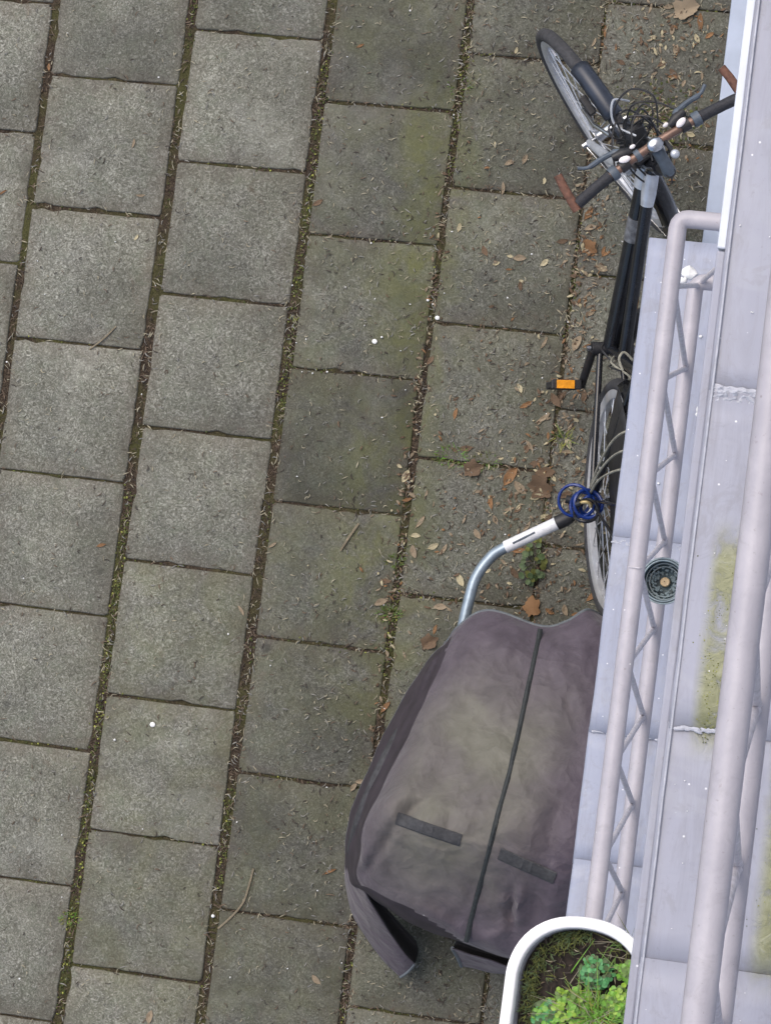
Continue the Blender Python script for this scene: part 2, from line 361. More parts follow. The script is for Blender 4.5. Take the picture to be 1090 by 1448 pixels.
FLAP_B = [[[-1.225, -0.698, 0.34], [-1.221, -0.722, 0.28], [-1.215, -0.754, 0.2]], [[-1.164, -0.704, 0.36], [-1.165, -0.726, 0.28], [-1.157, -0.756, 0.2]], [[-1.098, -0.719, 0.36], [-1.1, -0.739, 0.28], [-1.099, -0.76, 0.2]], [[-1.016, -0.727, 0.36], [-1.021, -0.741, 0.28], [-1.023, -0.761, 0.2]]]
LINE_TIP = [-1.362, -0.713, 0.12]
LEAVES = [[-0.933, 2.11, "m", 0.075, 20], [-0.883, 2.08, "o", 0.05, 100], [-0.851, 2.04, "o", 0.03, 40], [-1.034, 2.106, "t", 0.035, 80], [-0.982, 2.115, "t", 0.03, 10], [-0.887, 2.027, "p", 0.03, 120], [-0.946, 1.99, "t", 0.03, 80], [-0.91, 1.89, "t", 0.022, 70], [-0.977, 1.933, "p", 0.02, 30], [-1.129, 1.376, "o", 0.05, -30], [-1.143, 1.476, "o", 0.04, 60], [-1.132, 1.435, "t", 0.035, 20], [-1.086, 1.369, "o", 0.03, 80], [-1.085, 1.316, "t", 0.04, 160], [-1.21, 1.385, "r", 0.035, 15], [-1.279, 0.674, "o", 0.065, 60], [-1.394, 0.683, "r", 0.055, 20], [-1.176, 0.696, "r", 0.06, 10], [-1.183, 0.649, "r", 0.075, 170], [-1.194, 0.621, "p", 0.035, 30], [-1.246, 0.642, "t", 0.05, 140], [-1.239, 0.761, "r", 0.03, 80], [-1.118, 0.789, "p", 0.035, 120], [-1.164, 0.294, "o", 0.06, 110], [-0.992, 0.352, "o", 0.05, 50], [-1.068, 0.299, "t", 0.035, 110], [-1.459, 0.157, "r", 0.05, 30], [-1.445, 0.197, "o", 0.03, 80], [-1.611, 0.321, "r", 0.035, 10], [-1.559, 0.991, "r", 0.035, 60], [-1.465, 0.841, "o", 0.035, 85], [-1.282, 0.937, "p", 0.03, 120], [-1.173, 0.912, "r", 0.05, 130], [-1.2, 0.855, "t", 0.05, 40], [-1.154, 0.927, "r", 0.035, 60], [-1.089, 0.934, "r", 0.04, 90], [-1.528, 0.509, "t", 0.045, 60], [-1.48, 0.44, "p", 0.035, 30], [-1.448, 0.435, "t", 0.04, 60], [-1.538, 0.467, "p", 0.03, 5], [-1.355, 0.492, "t", 0.035, 130], [-1.311, 0.386, "p", 0.025, 30], [-1.437, 0.265, "t", 0.04, 5], [-1.538, 0.418, "t", 0.04, 110], [-1.398, 1.606, "t", 0.03, 30], [-1.353, 1.621, "t", 0.03, 70], [-1.286, 1.561, "p", 0.02, 90], [-1.406, 1.528, "t", 0.04, 95], [-1.523, 1.397, "p", 0.028, 85], [-1.439, 1.334, "r", 0.035, 120], [-1.331, 1.324, "t", 0.04, 5], [-1.255, 1.316, "p", 0.03, 50], [-1.447, 1.656, "p", 0.02, 100], [-1.962, 1.43, "r", 0.035, 35], [-2.557, 1.558, "t", 0.03, 85], [-2.513, 1.4, "t", 0.03, 5], [-2.95, 1.37, "o", 0.03, 35], [-2.509, 1.271, "p", 0.02, 60], [-2.492, 0.327, "o", 0.03, 20], [-2.034, 0.183, "t", 0.035, 130], [-1.666, -0.551, "o", 0.04, 30], [-1.628, -0.296, "t", 0.03, 60], [-1.609, -0.277, "t", 0.03, 5], [-1.965, 0.388, "t", 0.03, 40], [-2.153, -1.052, "t", 0.04, 85], [-1.667, -0.872, "t", 0.035, 140], [-1.894, 1.919, "o", 0.025, 30], [-2.858, 1.77, "o", 0.025, 100], [-1.162, 2.025, "o", 0.04, 95], [-1.189, 1.99, "t", 0.03, 70], [-1.419, 1.945, "p", 0.022, 80], [-1.131, 1.088, "t", 0.05, 70], [-1.226, 1.079, "t", 0.045, 70], [-1.107, 0.637, "r", 0.04, 30], [-1.21, 0.53, "t", 0.04, 60], [-1.269, 0.576, "t", 0.035, 20], [-1.307, 0.54, "t", 0.03, 120], [-1.108, 0.468, "r", 0.03, 70], [-1.048, 0.496, "t", 0.03, 20], [-1.162, 0.567, "p", 0.025, 10], [-1.266, 0.418, "t", 0.03, 140], [-1.121, 0.836, "t", 0.03, 60], [-1.209, 0.72, "r", 0.035, 10]]

# ================================================================== GROUND AND PAVING
mb = MB(); mb.add([(-400, -400, 0), (400, -400, 0), (400, 400, 0), (-400, 400, 0)], [(0, 1, 2, 3)])
gnd = structure(mb.build('ground', M['far'], smooth=False)); gnd.location.z = -.030
mb = MB(); rows = []
XS = [-4.095 + 3.37 * i / 190 for i in range(191)]; YS = [-2.35 + 5.6 * i / 300 for i in range(301)]
for y in YS:
    rows.append([(x, y, -.0055 + .0045 * mnoise.noise((x * 38, y * 38, 2)) + .003 * mnoise.noise((x * 9, y * 9, 7))) for x in XS])
mb.grid(rows); pave = structure(mb.build('pavement', M['soil']))

def slab_mesh(w, l, seed):
    rg = random.Random(seed); n = 12; pts = []
    def wob(t, s): return 0.0026 * mnoise.noise((t * 7 + s * 13.7, seed * 3.1, 0)) + .0024 * mnoise.noise((t * 19 + s * 5.1, seed, 4)) - (rg.uniform(.003, .008) if rg.random() < .06 else 0)
    c = .004
    for s, (ax, ay, bx, by) in enumerate(((-1, -1, 1, -1), (1, -1, 1, 1), (1, 1, -1, 1), (-1, 1, -1, -1))):
        for k, t in enumerate([0, .016] + [q / n for q in range(1, n)] + [.984]):
            x = (ax + (bx - ax) * t) * w / 2; y = (ay + (by - ay) * t) * l / 2
            d = wob(t, s); nx, ny = ((0, -1), (1, 0), (0, 1), (-1, 0))[s]
            q = (rg.uniform(.006, .010) if rg.random() < .08 else rg.uniform(.001, c)) if k == 0 else 0
            px, py = x + nx * d, y + ny * d
            if k == 0: px -= math.copysign(q, x); py -= math.copysign(q, y)
            pts.append((px, py))
    N = len(pts)
    def ring(ins, z): return [(x * (1 - 2 * ins / w), y * (1 - 2 * ins / l), z) for x, y in pts]
    v = ring(0, -.05) + ring(0, -.006) + ring(.0012, -.0022) + ring(.0042, 0)
    f = [(r * N + k, r * N + (k + 1) % N, (r + 1) * N + (k + 1) % N, (r + 1) * N + k) for r in range(3) for k in range(N)]
    f.append(tuple(3 * N + k for k in range(N)))
    b = MB(); b.add(v, f); return b.mesh('slab', M['tile'], ang=60)
# column: (x0, x1, a joint's y, smooth, tone)
COLS = [(-4.10, -3.715, 1.13, .1, 1.05), (-3.70, -3.305, .93, .1, 1.05), (-3.275, -2.880, 1.153, .05, 1.08), (-2.846, -2.450, .931, .05, 1.08), (-2.408, -2.018, 1.109, .15, 1.02),
        (-1.974, -1.592, .927, .60, .86), (-1.557, -1.176, 1.107, .55, .86), (-1.154, -.795, .888, .45, .88)]
JOINTS = []
for ci, (x0, x1, jy, sm, tn) in enumerate(COLS):
    x0 -= .0050 + .002 * (ci > 4); x1 += .0050 + .002 * (ci > 3); w = x1 - x0; var = [slab_mesh(w, .4015, 10 * ci + k) for k in range(4)]
    for k in range(-10, 8):
        yc = jy + .4085 * (k + .5)
        if not -2.62 < yc < 3.5: continue
        rg = random.Random(ci * 100 + k)
        o = link('slab', var[rg.randrange(4)], pave, ((x0 + x1) / 2 + rg.uniform(-.003, .003), yc + rg.uniform(-.002, .002), rg.uniform(0, .003)),
                 (R(rg.uniform(-.35, .35)), R(rg.uniform(-.35, .35)), R(rg.uniform(-.45, .45)) + (math.pi if rg.random() < .5 else 0)))
        s_, t_ = sm + rg.uniform(-.18, .18), tn * rg.uniform(.90, 1.09)
        if ci == 5 and abs(yc - .73) < .1: s_, t_ = .95, .74
        if ci == 5 and abs(yc - 1.95) < .1: s_, t_ = 1.05, .86
        if ci == 3 and abs(yc - 1.14) < .1: s_, t_ = -.1, 1.12
        o['smooth'] = s_; o['tone'] = t_; o['moss'] = {5: .34, 6: .24, 7: .12}.get(ci, .10) + (.22 if ci == 4 and yc < .2 else 0)
        JOINTS.append(('h', x0, x1, jy + .4085 * k))
    JOINTS.append(('v', x1 + .012 if ci > 4 else x1 + .018, 0, 0))

# ---- loose litter: thousands of tiny curled husks and straws
def strip(b, x, y, L, w, ang, curl, mi, z=.0025, lift=.003):
    n = 3; px, py, a = x, y, ang; rows = []
    for i in range(n + 1):
        nx, ny = -math.sin(a), math.cos(a); ww = w * (.35 if i in (0, n) else 1)
        zz = z + lift * math.sin(math.pi * i / n)
        rows.append([(px - nx * ww / 2, py - ny * ww / 2, zz), (px + nx * ww / 2, py + ny * ww / 2, zz + w * .35)])
        px += math.cos(a) * L / n; py += math.sin(a) * L / n; a += curl
    b.grid(rows, mi)
rg = random.Random(3); b = MB()
n_ = 0
while n_ < 9500:
    x = rg.uniform(-3.9, -.80); y = rg.uniform(-1.6, 2.6)
    d = .16 + .84 * max(0, min(1, (x + 2.05) / .75)); d *= .55 + .9 * max(0, mnoise.noise((x * 5, y * 5, 1)) + .3)
    if -1.25 < x < -.98 and .25 < y < .9: d += .5
    if rg.random() > d: continue
    n_ += 1
    L = rg.uniform(.008, .022) * (1.25 if rg.random() < .12 else 1)
    strip(b, x, y, L, rg.uniform(.0016, .0036), rg.uniform(0, 6.28), rg.uniform(-1.1, 1.1), rg.choices((0, 1, 2, 3), (3.6, 3, 4, 3))[0], z=.0035)
o = b.build('husk_litter', [M['straw1'], M['straw2'], M['straw3'], M['straw4']], smooth=False); o['kind'] = 'stuff'
tag(o, 'tiny straw coloured husks scattered over the slabs', 'litter')
b = MB(); mo = MB()
vj = [j[1] for j in JOINTS if j[0] == 'v']; hj = [j for j in JOINTS if j[0] == 'h']
n_ = 0
while n_ < 9000:
    if rg.random() < .62:
        x = rg.choice(vj[1:-1]); x += rg.gauss(0, .010 if x < -2.1 else .016); y = rg.uniform(-1.5, 2.5)
    else:
        j = rg.choice(hj); x = rg.uniform(j[1], j[2]); y = j[3] + rg.gauss(0, .007)
        if rg.random() > (.35 if x < -2 else 1): continue
    dn = .3 + .7 * max(0, min(1, (x + 2.6) / .8)) ; dn *= .35 + 1.3 * max(0, mnoise.noise((x * 6, y * 6, 9)) + .3)
    if rg.random() > dn: continue
    n_ += 1
    strip(b, x, y, rg.uniform(.009, .026), rg.uniform(.0014, .0034), rg.uniform(0, 6.28), rg.uniform(-.6, .6), rg.choices((0, 1, 2, 3), (3, 4.5, 1.2, 3))[0], z=rg.uniform(-.005, .002))
o = b.build('joint_litter', [M['straw1'], M['straw2'], M['straw3'], M['straw4']], smooth=False); o['kind'] = 'stuff'
tag(o, 'brown straw and bark bits packed in the slab joints', 'litter')
def lump(b, x, y, z, r, mi):
    b.ball((x, y, z), (r * rg.uniform(.8, 1.3), r * rg.uniform(.8, 1.3), r * rg.uniform(.4, .8)), 5, 3, mi)
n_ = 0
while n_ < 3200:
    k = rg.random()
    if k < .70: x = rg.choice(vj[3:-1]) + rg.gauss(0, .009); y = rg.uniform(-1.4, 2.4)
    else:
        j = rg.choice(hj); x = rg.uniform(j[1], j[2]); y = j[3] + rg.gauss(0, .006)
        if x < -2.9: continue
    m_ = mnoise.noise((x * 3.1, y * 3.6, 21))
    hot = 0
    for hx, hy, hr in ((-2.435, -.80, .17), (-2.5, -.72, .1), (-2.0, 1.55, .2), (-1.585, .3, .16), (-1.58, 1.75, .2), (-2.43, .3, .2), (-2.0, 1.0, .22), (-1.42, .705, .12), (-1.7, 1.325, .1), (-1.99, -.5, .15), (-2.43, -.3, .3)):
        if (x - hx) ** 2 + (y - hy) ** 2 < hr * hr: hot = .8
    if rg.random() > max(0, m_ * 1.6) + hot: continue
    n_ += 1
    bright = hot and rg.random() < .35
    lump(mo, x, y, rg.uniform(-.006, .0015), rg.uniform(.0016, .0042), rg.choices((0, 1, 2), (7, 4, 3.0 if bright else .25))[0])
o = mo.build('joint_moss', [M['moss1'], M['moss2'], M['moss3']]); o['kind'] = 'stuff'
tag(o, 'dark olive moss growing in the joints between slabs', 'moss')
# white flecks
b = MB(); rg = random.Random(12)
for i in range(170):
    x = rg.uniform(-3.2, -.82); y = rg.uniform(-1.2, 2.2)
    if rg.random() > (.35 if x < -2 else 1): continue
    b.ball((x, y, .004), (rg.uniform(.0014, .0034), rg.uniform(.0014, .0034), .002), 6, 4)
for x, y, r in ((-2.26, -.19, .009), (-1.735, 1.03, .0085), (-1.715, 1.045, .004), (-1.555, 1.12, .0075), (-2.37, -.25, .004), (-1.59, 1.17, .005), (-2.0, -.73, .006)):
    b.ball((x, y, .005), (r, r * .9, .004), 8, 5)
o = b.build('white_flecks', M['white_bit']); o['kind'] = 'stuff'; tag(o, 'small white grit flecks dotted over the slabs', 'grit')

# ================================================================== FALLEN LEAVES
def leaf_mesh(kind, seed):
    rg = random.Random(seed); b = MB(); curl = rg.uniform(.25, .9); fold = rg.uniform(.15, .5)
    if kind == 'lobed':
        n = 40; ring = []
        for k in range(n):
            a = 2 * math.pi * k / n
            r = .34 + .13 * mnoise.noise((2.2 * math.cos(a), 2.2 * math.sin(a), seed * 3.3)) + .10 * abs(math.cos(2.5 * a + .4 * math.sin(a + seed))) ** 2 * (.6 + .4 * math.cos(a)) + rg.uniform(-.025, .025)
            ring.append((r * math.cos(a), r * math.sin(a) * .85))
        def zz(x, y): return .5 * curl * (y * y * 1.6 + .3 * x * x) + .12 * math.sin(7 * x + seed) * (abs(y) + .1) + .08 * math.sin(9 * y + seed * 2)
        rows = [[(x * s, y * s, zz(x * s, y * s)) for x, y in ring + ring[:1]] for s in (.02, .35, .7, 1)]
        b.grid(rows); b.tube([(-.42, 0, .02), (-.55, .03, .03), (-.7, .0, .01)], .012, 5)
    else:
        rows = []; asp = rg.uniform(.10, .27); bend = rg.uniform(-.25, .25)
        for i in range(9):
            t = i / 8; x = t - .5; w = asp * math.sin(math.pi * min(1, t * .97 + .02)) ** .75 * (1 + .06 * rg.uniform(-1, 1))
            yo = bend * x * x; zc = curl * .35 * x * x
            rows.append([(x, yo + w * s, zc + fold * abs(s) * w + .03 * math.sin(9 * x + s * 3 + seed)) for s in (-1, -.5, 0, .5, 1)])
        b.grid(rows); b.tube([(-.5, bend * .25, curl * .09), (-.66, bend * .3, curl * .05)], .012, 4)
    # sit on its lowest point
    z0 = min(p[2] for p in b.v); b.v = [(p[0], p[1], p[2] - z0) for p in b.v]
    return b
LM = {}
for k, kd in (('o', 0), ('r', 1), ('t', 2), ('p', 3)):
    LM[k] = [leaf_mesh('oval', 11 * kd + s).mesh('leaf', M['leaf_' + k]) for s in range(5)]
    LM[k + 'm'] = [leaf_mesh('lobed', 5 * kd + s).mesh('leaf', M['leaf_' + k]) for s in range(3)]
LBL = {'o': ('small orange brown leaf lying dry on the slabs', 'orange brown leaves'), 'r': ('small dull russet leaf lying dry on the slabs', 'russet leaves'),
       't': ('small tan leaf lying dry on the slabs', 'tan leaves'), 'p': ('small pale straw coloured leaf lying on the slabs', 'pale leaves')}
BIG = {0: 'largest tan lobed leaf, in the litter heap against the painted plinth', 9: 'orange lobed leaf lying just beside the bicycle frame', 15: 'curled orange leaf lying upright among the litter behind the pedal',
       16: 'crumpled russet leaf on the joint beside the green tufts', 18: 'broad russet leaf in the litter beside the blue lock', 19: 'long russet leaf under the blue lock',
       23: 'orange leaf touching the front hem of the trailer cover', 24: 'curled orange leaf between the rear tyre and the trailer cover', 26: 'rust coloured leaf beside the front left corner of the trailer cover'}
rg = random.Random(5)
def put_leaf(x, y, k, s, rot, i=None):
    lob = i in (0, 9, 16, 18, 26, 23)
    ms = LM[('t' if k == 'm' else k) + ('m' if lob else '')]; kk = 't' if k == 'm' else k
    o = link('fallen_leaf', rg.choice(ms), None, (x, y, .0035), (R(rg.uniform(-6, 6)), R(rg.uniform(-6, 6)), R(rot)))
    sc = s * (1.35 if lob else 1.0); o.scale = (sc, sc, sc * .8)
    if i in BIG: tag(o, BIG[i], 'leaf')
    else: tag(o, LBL[kk][0], 'leaf', LBL[kk][1])
for i, (x, y, k, s, rot) in enumerate(LEAVES): put_leaf(x, y, k, s, rot, i)
for cx, cy, sx, sy, n in ((-1.17, .60, .16, .10, 34), (-1.14, .85, .07, .12, 16), (-1.11, 1.30, .04, .14, 16), (-1.58, .5, .03, .3, 14), (-.98, 1.72, .09, .2, 18), (-1.35, .95, .2, .4, 24), (-.97, 2.02, .10, .06, 14), (-1.2, .33, .17, .05, 10)):
    for _ in range(n):
        x, y = rg.gauss(cx, sx), rg.gauss(cy, sy)
        if x > -.82 or x < -3: continue
        k = rg.choices('ortp', (1, 2.6, 3, 1.6))[0]; put_leaf(x, y, k, rg.choice((.012, .016, .02, .024, .03, .042)), rg.uniform(0, 360))
b = MB()
for cx, cy, sx, sy, n in ((-1.17, .58, .15, .10, 420), (-1.14, .85, .05, .14, 200), (-1.12, 1.30, .025, .18, 220), (-1.585, .6, .015, .5, 260), (-.97, 1.72, .08, .2, 160), (-.96, 2.02, .10, .04, 160), (-1.4, .9, .2, .5, 160), (-1.15, .35, .15, .06, 140), (-1.165, 1.6, .012, .4, 120)):
    for _ in range(int(n * .55)):
        x, y = rg.gauss(cx, sx), rg.gauss(cy, sy)
        if not -2 < x < -.81: continue
        strip(b, x, y, rg.uniform(.006, .022), rg.uniform(.003, .008), rg.uniform(0, 6.28), rg.uniform(-.4, .4), rg.choices((0, 1, 2, 3), (1, 4, 2.4, 1))[0], z=.0035, lift=.004)
o = b.build('leaf_crumbs', [M['leaf_o'], M['leaf_r'], M['leaf_t'], M['leaf_p']], smooth=False); o['kind'] = 'stuff'
tag(o, 'crumbled brown leaf fragments gathered along the slab joints', 'litter')
# twigs
def twig(pts, r, label):
    b = MB(); b.tube(crom(pts, 5), r, 5); tag(b.build('twig', M['twig']), label, 'twig')
twig([(-1.896, -.575, .006), (-1.905, -.64, .006), (-1.915, -.68, .006), (-1.94, -.72, .006), (-1.98, -.765, .004)], .0032, 'long bent twig lying across the slab beside the trailer cover')
twig([(-1.712, .482, .006), (-1.735, .44, .007), (-1.757, .395, .005)], .0038, 'short straight pale twig on a slab')
twig([(-2.536, .993, .005), (-2.57, .95, .008), (-2.61, .915, .004)], .0026, 'thin twig crossing the joint between two light grey slabs')

# ================================================================== WEEDS AND TUFTS
def blade(b, x, y, z, h, w, az, lean, mi=0):
    n = 4; rows = []; dx, dy = math.cos(az), math.sin(az)
    for i in range(n + 1):
        t = i / n; o_ = lean * h * t * t * .9; ww = w * (1 - t ** 1.5) * .5 + .0002; zz = z + h * t * (1 - .35 * lean * t)
        rows.append([(x + dx * o_ - dy * ww, y + dy * o_ + dx * ww, zz), (x + dx * o_ + dy * ww, y + dy * o_ - dx * ww, zz)])
    b.grid(rows, mi)
def tuft(name, label, cx, cy, rad, n, h, mats, z=-.004, cat='grass', w=(.002, .004), flat=.9):
    b = MB(); rg = random.Random(int(abs(cx * 1000 + cy * 77)))
    for _ in range(n):
        a = rg.uniform(0, 6.28); r = rad * math.sqrt(rg.random())
        blade(b, cx + r * math.cos(a), cy + r * math.sin(a) * .6, z, rg.uniform(.5, 1) * h, rg.uniform(*w), a + rg.uniform(-1, 1), rg.uniform(.3, 1.2) * flat, rg.randrange(len(mats)))
    return tag(b.build(name, mats, smooth=False), label, cat)
tuft('grass_tuft', 'short green tuft in the cross joint beside a crumpled leaf', -1.457, .712, .05, 110, .022, [M['grass'], M['moss2'], M['lime']])
tuft('grass_tuft', 'smaller green tuft in the cross joint toward the bicycle', -1.355, .708, .045, 80, .020, [M['grass'], M['moss2']])
tuft('grass_tuft', 'yellowing grass tuft under the pedal', -1.135, .80, .025, 36, .055, [M['moss3'], M['grass'], M['straw1']])
tuft('grass_tuft', 'bright green tuft in the joint near the trailer cover corner', -1.583, .225, .035, 110, .024, [M['grass'], M['moss2']])
tuft('grass_tuft', 'green tuft in the joint beside tan leaves', -1.588, .385, .030, 70, .022, [M['grass'], M['moss2']])
tuft('grass_tuft', 'lime green tuft in a joint between light grey slabs', -2.437, -.80, .032, 110, .018, [M['lime'], M['moss3'], M['moss2']])
tuft('grass_tuft', 'sparse grass in the joint beside the dark smooth slab', -1.578, 1.82, .04, 40, .022, [M['moss2'], M['grass']])
def round_leaf(b, c, r, n_az, tilt, az, mi=0, fold=.25):
    T = Matrix.Translation(c) @ Matrix.Rotation(az, 4, 'Z') @ Matrix.Rotation(tilt, 4, 'Y'); rows = []
    for i in range(5):
        t = i / 4; w = math.sin(math.pi * (t * .86 + .07)) ** .6
        rows.append([T @ Vector((r * 2 * t, r * w * s, abs(s) * fold * r * .5 - r * .5 * t * t * .5)) for s in (-1, -.5, 0, .5, 1)])
    b.grid(rows, mi)
b = MB(); rg = random.Random(8)
for i in range(34):
    a = rg.uniform(0, 6.28); r = .045 * math.sqrt(rg.random())
    round_leaf(b, (-1.177 + r * math.cos(a) * .6, .425 + r * math.sin(a) * 1.35, .012 + rg.uniform(0, .03)), rg.uniform(.006, .011), 0, rg.uniform(-.3, .5), a + rg.uniform(-.7, .7), rg.choice((0, 0, 1)))
w_ = root('weed_plant', 'low leafy weed growing from the slabs beside the tow arm', 'weed', (0, 0, 0))
b.build('foliage', [M['weed'], M['moss2']], w_)
b = MB()
for i in range(7):
    a = i * .9; b.tube([(-1.177, .425, -.004), (-1.177 + .012 * math.cos(a), .425 + .025 * math.sin(a), .02), (-1.177 + .022 * math.cos(a), .425 + .05 * math.sin(a), .03)], .0012, 4)
b.build('stem', M['moss1'], w_)
b = MB(); rg = random.Random(18)
for i in range(420):
    x, y = rg.gauss(-.98, .05), rg.gauss(1.76, .06)
    lump(b, x, y, .002, rg.uniform(.002, .006), rg.choices((0, 1), (3, 1))[0])
    if i % 2: strip(b, x + rg.uniform(-.02, .02), y, rg.uniform(.01, .03), .003, rg.uniform(0, 6.28), rg.uniform(-.8, .8), rg.choice((2, 3)), z=.005)
o = b.build('moss_patch', [M['moss1'], M['moss2'], M['straw2'], M['straw1']]); o['kind'] = 'stuff'
tag(o, 'dark matted moss patch on the slab ahead of the handlebar', 'moss')

# ================================================================== FACADE
bld = root('building', 'pale grey painted facade with plinth behind the bicycle', 'building', (0, 0, 0))
def boxpart(name, x0, x1, y0, y1, z0, z1, m, parent, bw=.004):
    b = MB(); b.box(x0, x1, y0, y1, z0, z1); o = b.build(name, m, parent, smooth=False)
    return bev(o, bw) if bw else o
boxpart('wall', -.362, .6, -6, 9, 0, 3.978, M['wall'], bld)
boxpart('upper_wall', .25, .9, -6, 9, 4.102, 12, M['wall'], bld)
boxpart('plinth', -.787, -.364, 1.206, 9, -.05, .14, M['plinth'], bld, .006)
boxpart('base_wall', -.745, -.364, -6, 1.203, -.05, 1.128, M['wall'], bld)

def zig(n, y0): pass
# lower ledge
la = root('balcony_ledge', 'light blue grey sheet metal ledge above the bicycle saddle', 'ledge', (-.6, 0, 1.13))
def P0(o, p): o.parent = p; o.matrix_parent_inverse = Matrix.Translation(-Vector(p.location)); return o
P0(boxpart('slab_core', -.812, -.364, -5, 1.210, 1.13, 1.244, M['wall'], None), la)
def sheet_panel(name, x0, x1, y0, y1, z, mat, parent, drop=.10, seed=0, lipw=.0):
    """thin folded sheet: gently uneven top, rolled outer edge, drop face, standing turned end"""
    b = MB(); nx, ny = 14, max(4, int((y1 - y0) / .05)); rows = []
    for j in range(ny + 1):
        y = y0 + (y1 - y0) * j / ny; r = []
        wv = .0022 * mnoise.noise((y * 5, seed, 0)) + .0010 * mnoise.noise((y * 17, seed, 3))
        for (dx, dz) in ((0, -drop), (0, -.008), (.0025, -.0022), (.008, 0)): r.append((x0 + dx + wv, y, z + dz))
        for i in range(1, nx + 1):
            x = x0 + .008 + (x1 - x0 - .008) * i / nx
            r.append((x, y, z + .0016 * mnoise.noise((x * 7, y * 5, seed + 9)) * min(1, i / 2)))
        rows.append(r)
    b.grid(rows); o = b.build(name, mat, None, ang=70)
    m = o.modifiers.new('solid', 'SOLIDIFY'); m.thickness = .002; m.offset = -1
    return P0(o, parent)
segA = [1.218, .443, -.039, -.369, -1.15, -2.1, -3.2, -5]
for i in range(len(segA) - 1):
    sheet_panel('sheet_panel', -.820 + (.0015 if i % 2 else 0), -.364, segA[i + 1] - .0, segA[i] + .012 * (i > 0), 1.2500 + .0028 * (i % 2), M['sheet'], la, .115, i)
def smear(name, pts, w, n, mat, parent, z, seed):
    rg = random.Random(seed); b = MB()
    for _ in range(n):
        t = rg.random(); k = t * (len(pts) - 1); i = min(int(k), len(pts) - 2); f = k - i
        x = pts[i][0] * (1 - f) + pts[i + 1][0] * f; y = pts[i][1] * (1 - f) + pts[i + 1][1] * f
        b.ball((x, y + rg.gauss(0, w), z), (rg.uniform(.002, .009), rg.uniform(.0012, .0036), rg.uniform(.0006, .0016)), 7, 4, 0, Matrix.Rotation(rg.uniform(-.4, .4), 4, 'Z'))
    return P0(b.build(name, mat, None), parent)
smear('sealant_bead', [(-.815, .443), (-.60, .443)], .004, 50, M['sealant'], la, 1.2525, 1)
smear('sealant_bead', [(-.815, -.037), (-.42, -.037)], .0006, 40, M['sealant'], la, 1.253, 2)
for x, y, r in ((-.708, 1.137, .020), (-.720, 1.118, .011), (-.637, .795, .012), (-.640, .783, .009), (-.66, .98, .004), (-.625, .5, .004), (-.72, .6, .0035), (-.6, -.1, .004)):
    b = MB(); b.ball((x, y, 1.2535), (r, r * .8, r * .5), 12, 8); b.v = [tuple(Vector(p) + (Vector(p) - Vector((x, y, 1.2535))) * (.55 * mnoise.noise(Vector(p) * 95))) for p in b.v]; P0(b.build('paint_blob', M['white_bit']), la)
# upper ledge
lb = root('balcony_ledge', 'wide lavender grey ledge with green algae under the thick railing', 'ledge', (-.3, 0, 3.98))
P0(boxpart('slab_core', -.378, .25, -5, 8, 3.98, 4.094, M['wall'], None), lb)
segB = [8, 3.2, 1.9, .513, -.003, -.365, -1.3, -2.5, -5]
for i in range(len(segB) - 1):
    sheet_panel('sheet_panel', -.3855 + (.0012 if i % 2 else 0), .245, segB[i + 1], segB[i] + .010 * (i > 0), 4.100 + .0022 * (i % 2), M['sheet_m'] if -1.5 < segB[i] < 2 else M['sheet_b'], lb, .10, 20 + i)
for ya, yb, m_ in ((-5, .748, 'sheet_b'), (.752, 8, 'white')):
    b = MB(); b.box(-.4020, -.3872, ya, yb, 4.02, 4.052); P0(bev(b.build('drip_edge', M[m_], None, smooth=False), .003), lb)
b = MB(); yy = -5; path = []
while yy < 8: path.append((-.3785 + .0008 * mnoise.noise((yy * 6, 0, 0)), yy, 4.1035)); yy += .1
b.tube(path, .0021, 6); P0(b.build('edge_lip', M['sealant']), lb)
b = MB(); rows = []
for iy in range(25):
    r = []
    for ix in range(61):
        u, v = ix / 60, iy / 24; x = -.380 + .125 * u; e = .5 + .5 * mnoise.noise((u * 9, 3, 0)); y = .519 + (v - .5) * .034 * (.55 + .6 * e) * (1 - .45 * u)
        z_ = mnoise.noise((x * 130, y * 210, 5)) + .5 * mnoise.noise((x * 330, y * 420, 2))
        r.append((x, y, 4.1012 + .0062 * max(0, z_ + .15) * math.sin(math.pi * v) ** .6 * (1.1 - .5 * u)))
    rows.append(r)
b.grid(rows); P0(b.build('sealant_patch', M['sealant'], None), lb)
smear('sealant_bead', [(-.372, -.002), (-.30, .002)], .0014, 26, M['sealant'], lb, 4.103, 5)
b = MB(); rg = random.Random(31)
for _ in range(1500):
    k = rg.random()
    if k < .5: x, y = rg.gauss(-.318, .018), rg.uniform(-.03, .29)
    elif k < .93: x, y = rg.gauss(-.175, .025), rg.uniform(-.36, .1)
    else: x, y = rg.gauss(-.265, .008), rg.gauss(.65, .014)
    if mnoise.noise((x * 38, y * 22, 3)) + .6 * mnoise.noise((x * 110, y * 90, 8)) < .12: continue
    lump(b, x, y, 4.1022, rg.uniform(.0005, .0013), rg.choices((0, 1, 2), (.3, 3, 3))[0])
o = P0(b.build('algae_growth', [M['moss1'], M['moss2'], M['moss3']]), lb); o['kind'] = 'stuff'
b = MB()
for _ in range(90):
    x, y = rg.uniform(-.37, -.05), rg.uniform(-.5, 1.2); r = rg.uniform(.0005, .0014); b.ball((x, y, 4.1025), (r, r, r * .6), 6, 4)
o = P0(b.build('paint_specks', M['white_bit']), lb); o['kind'] = 'stuff'

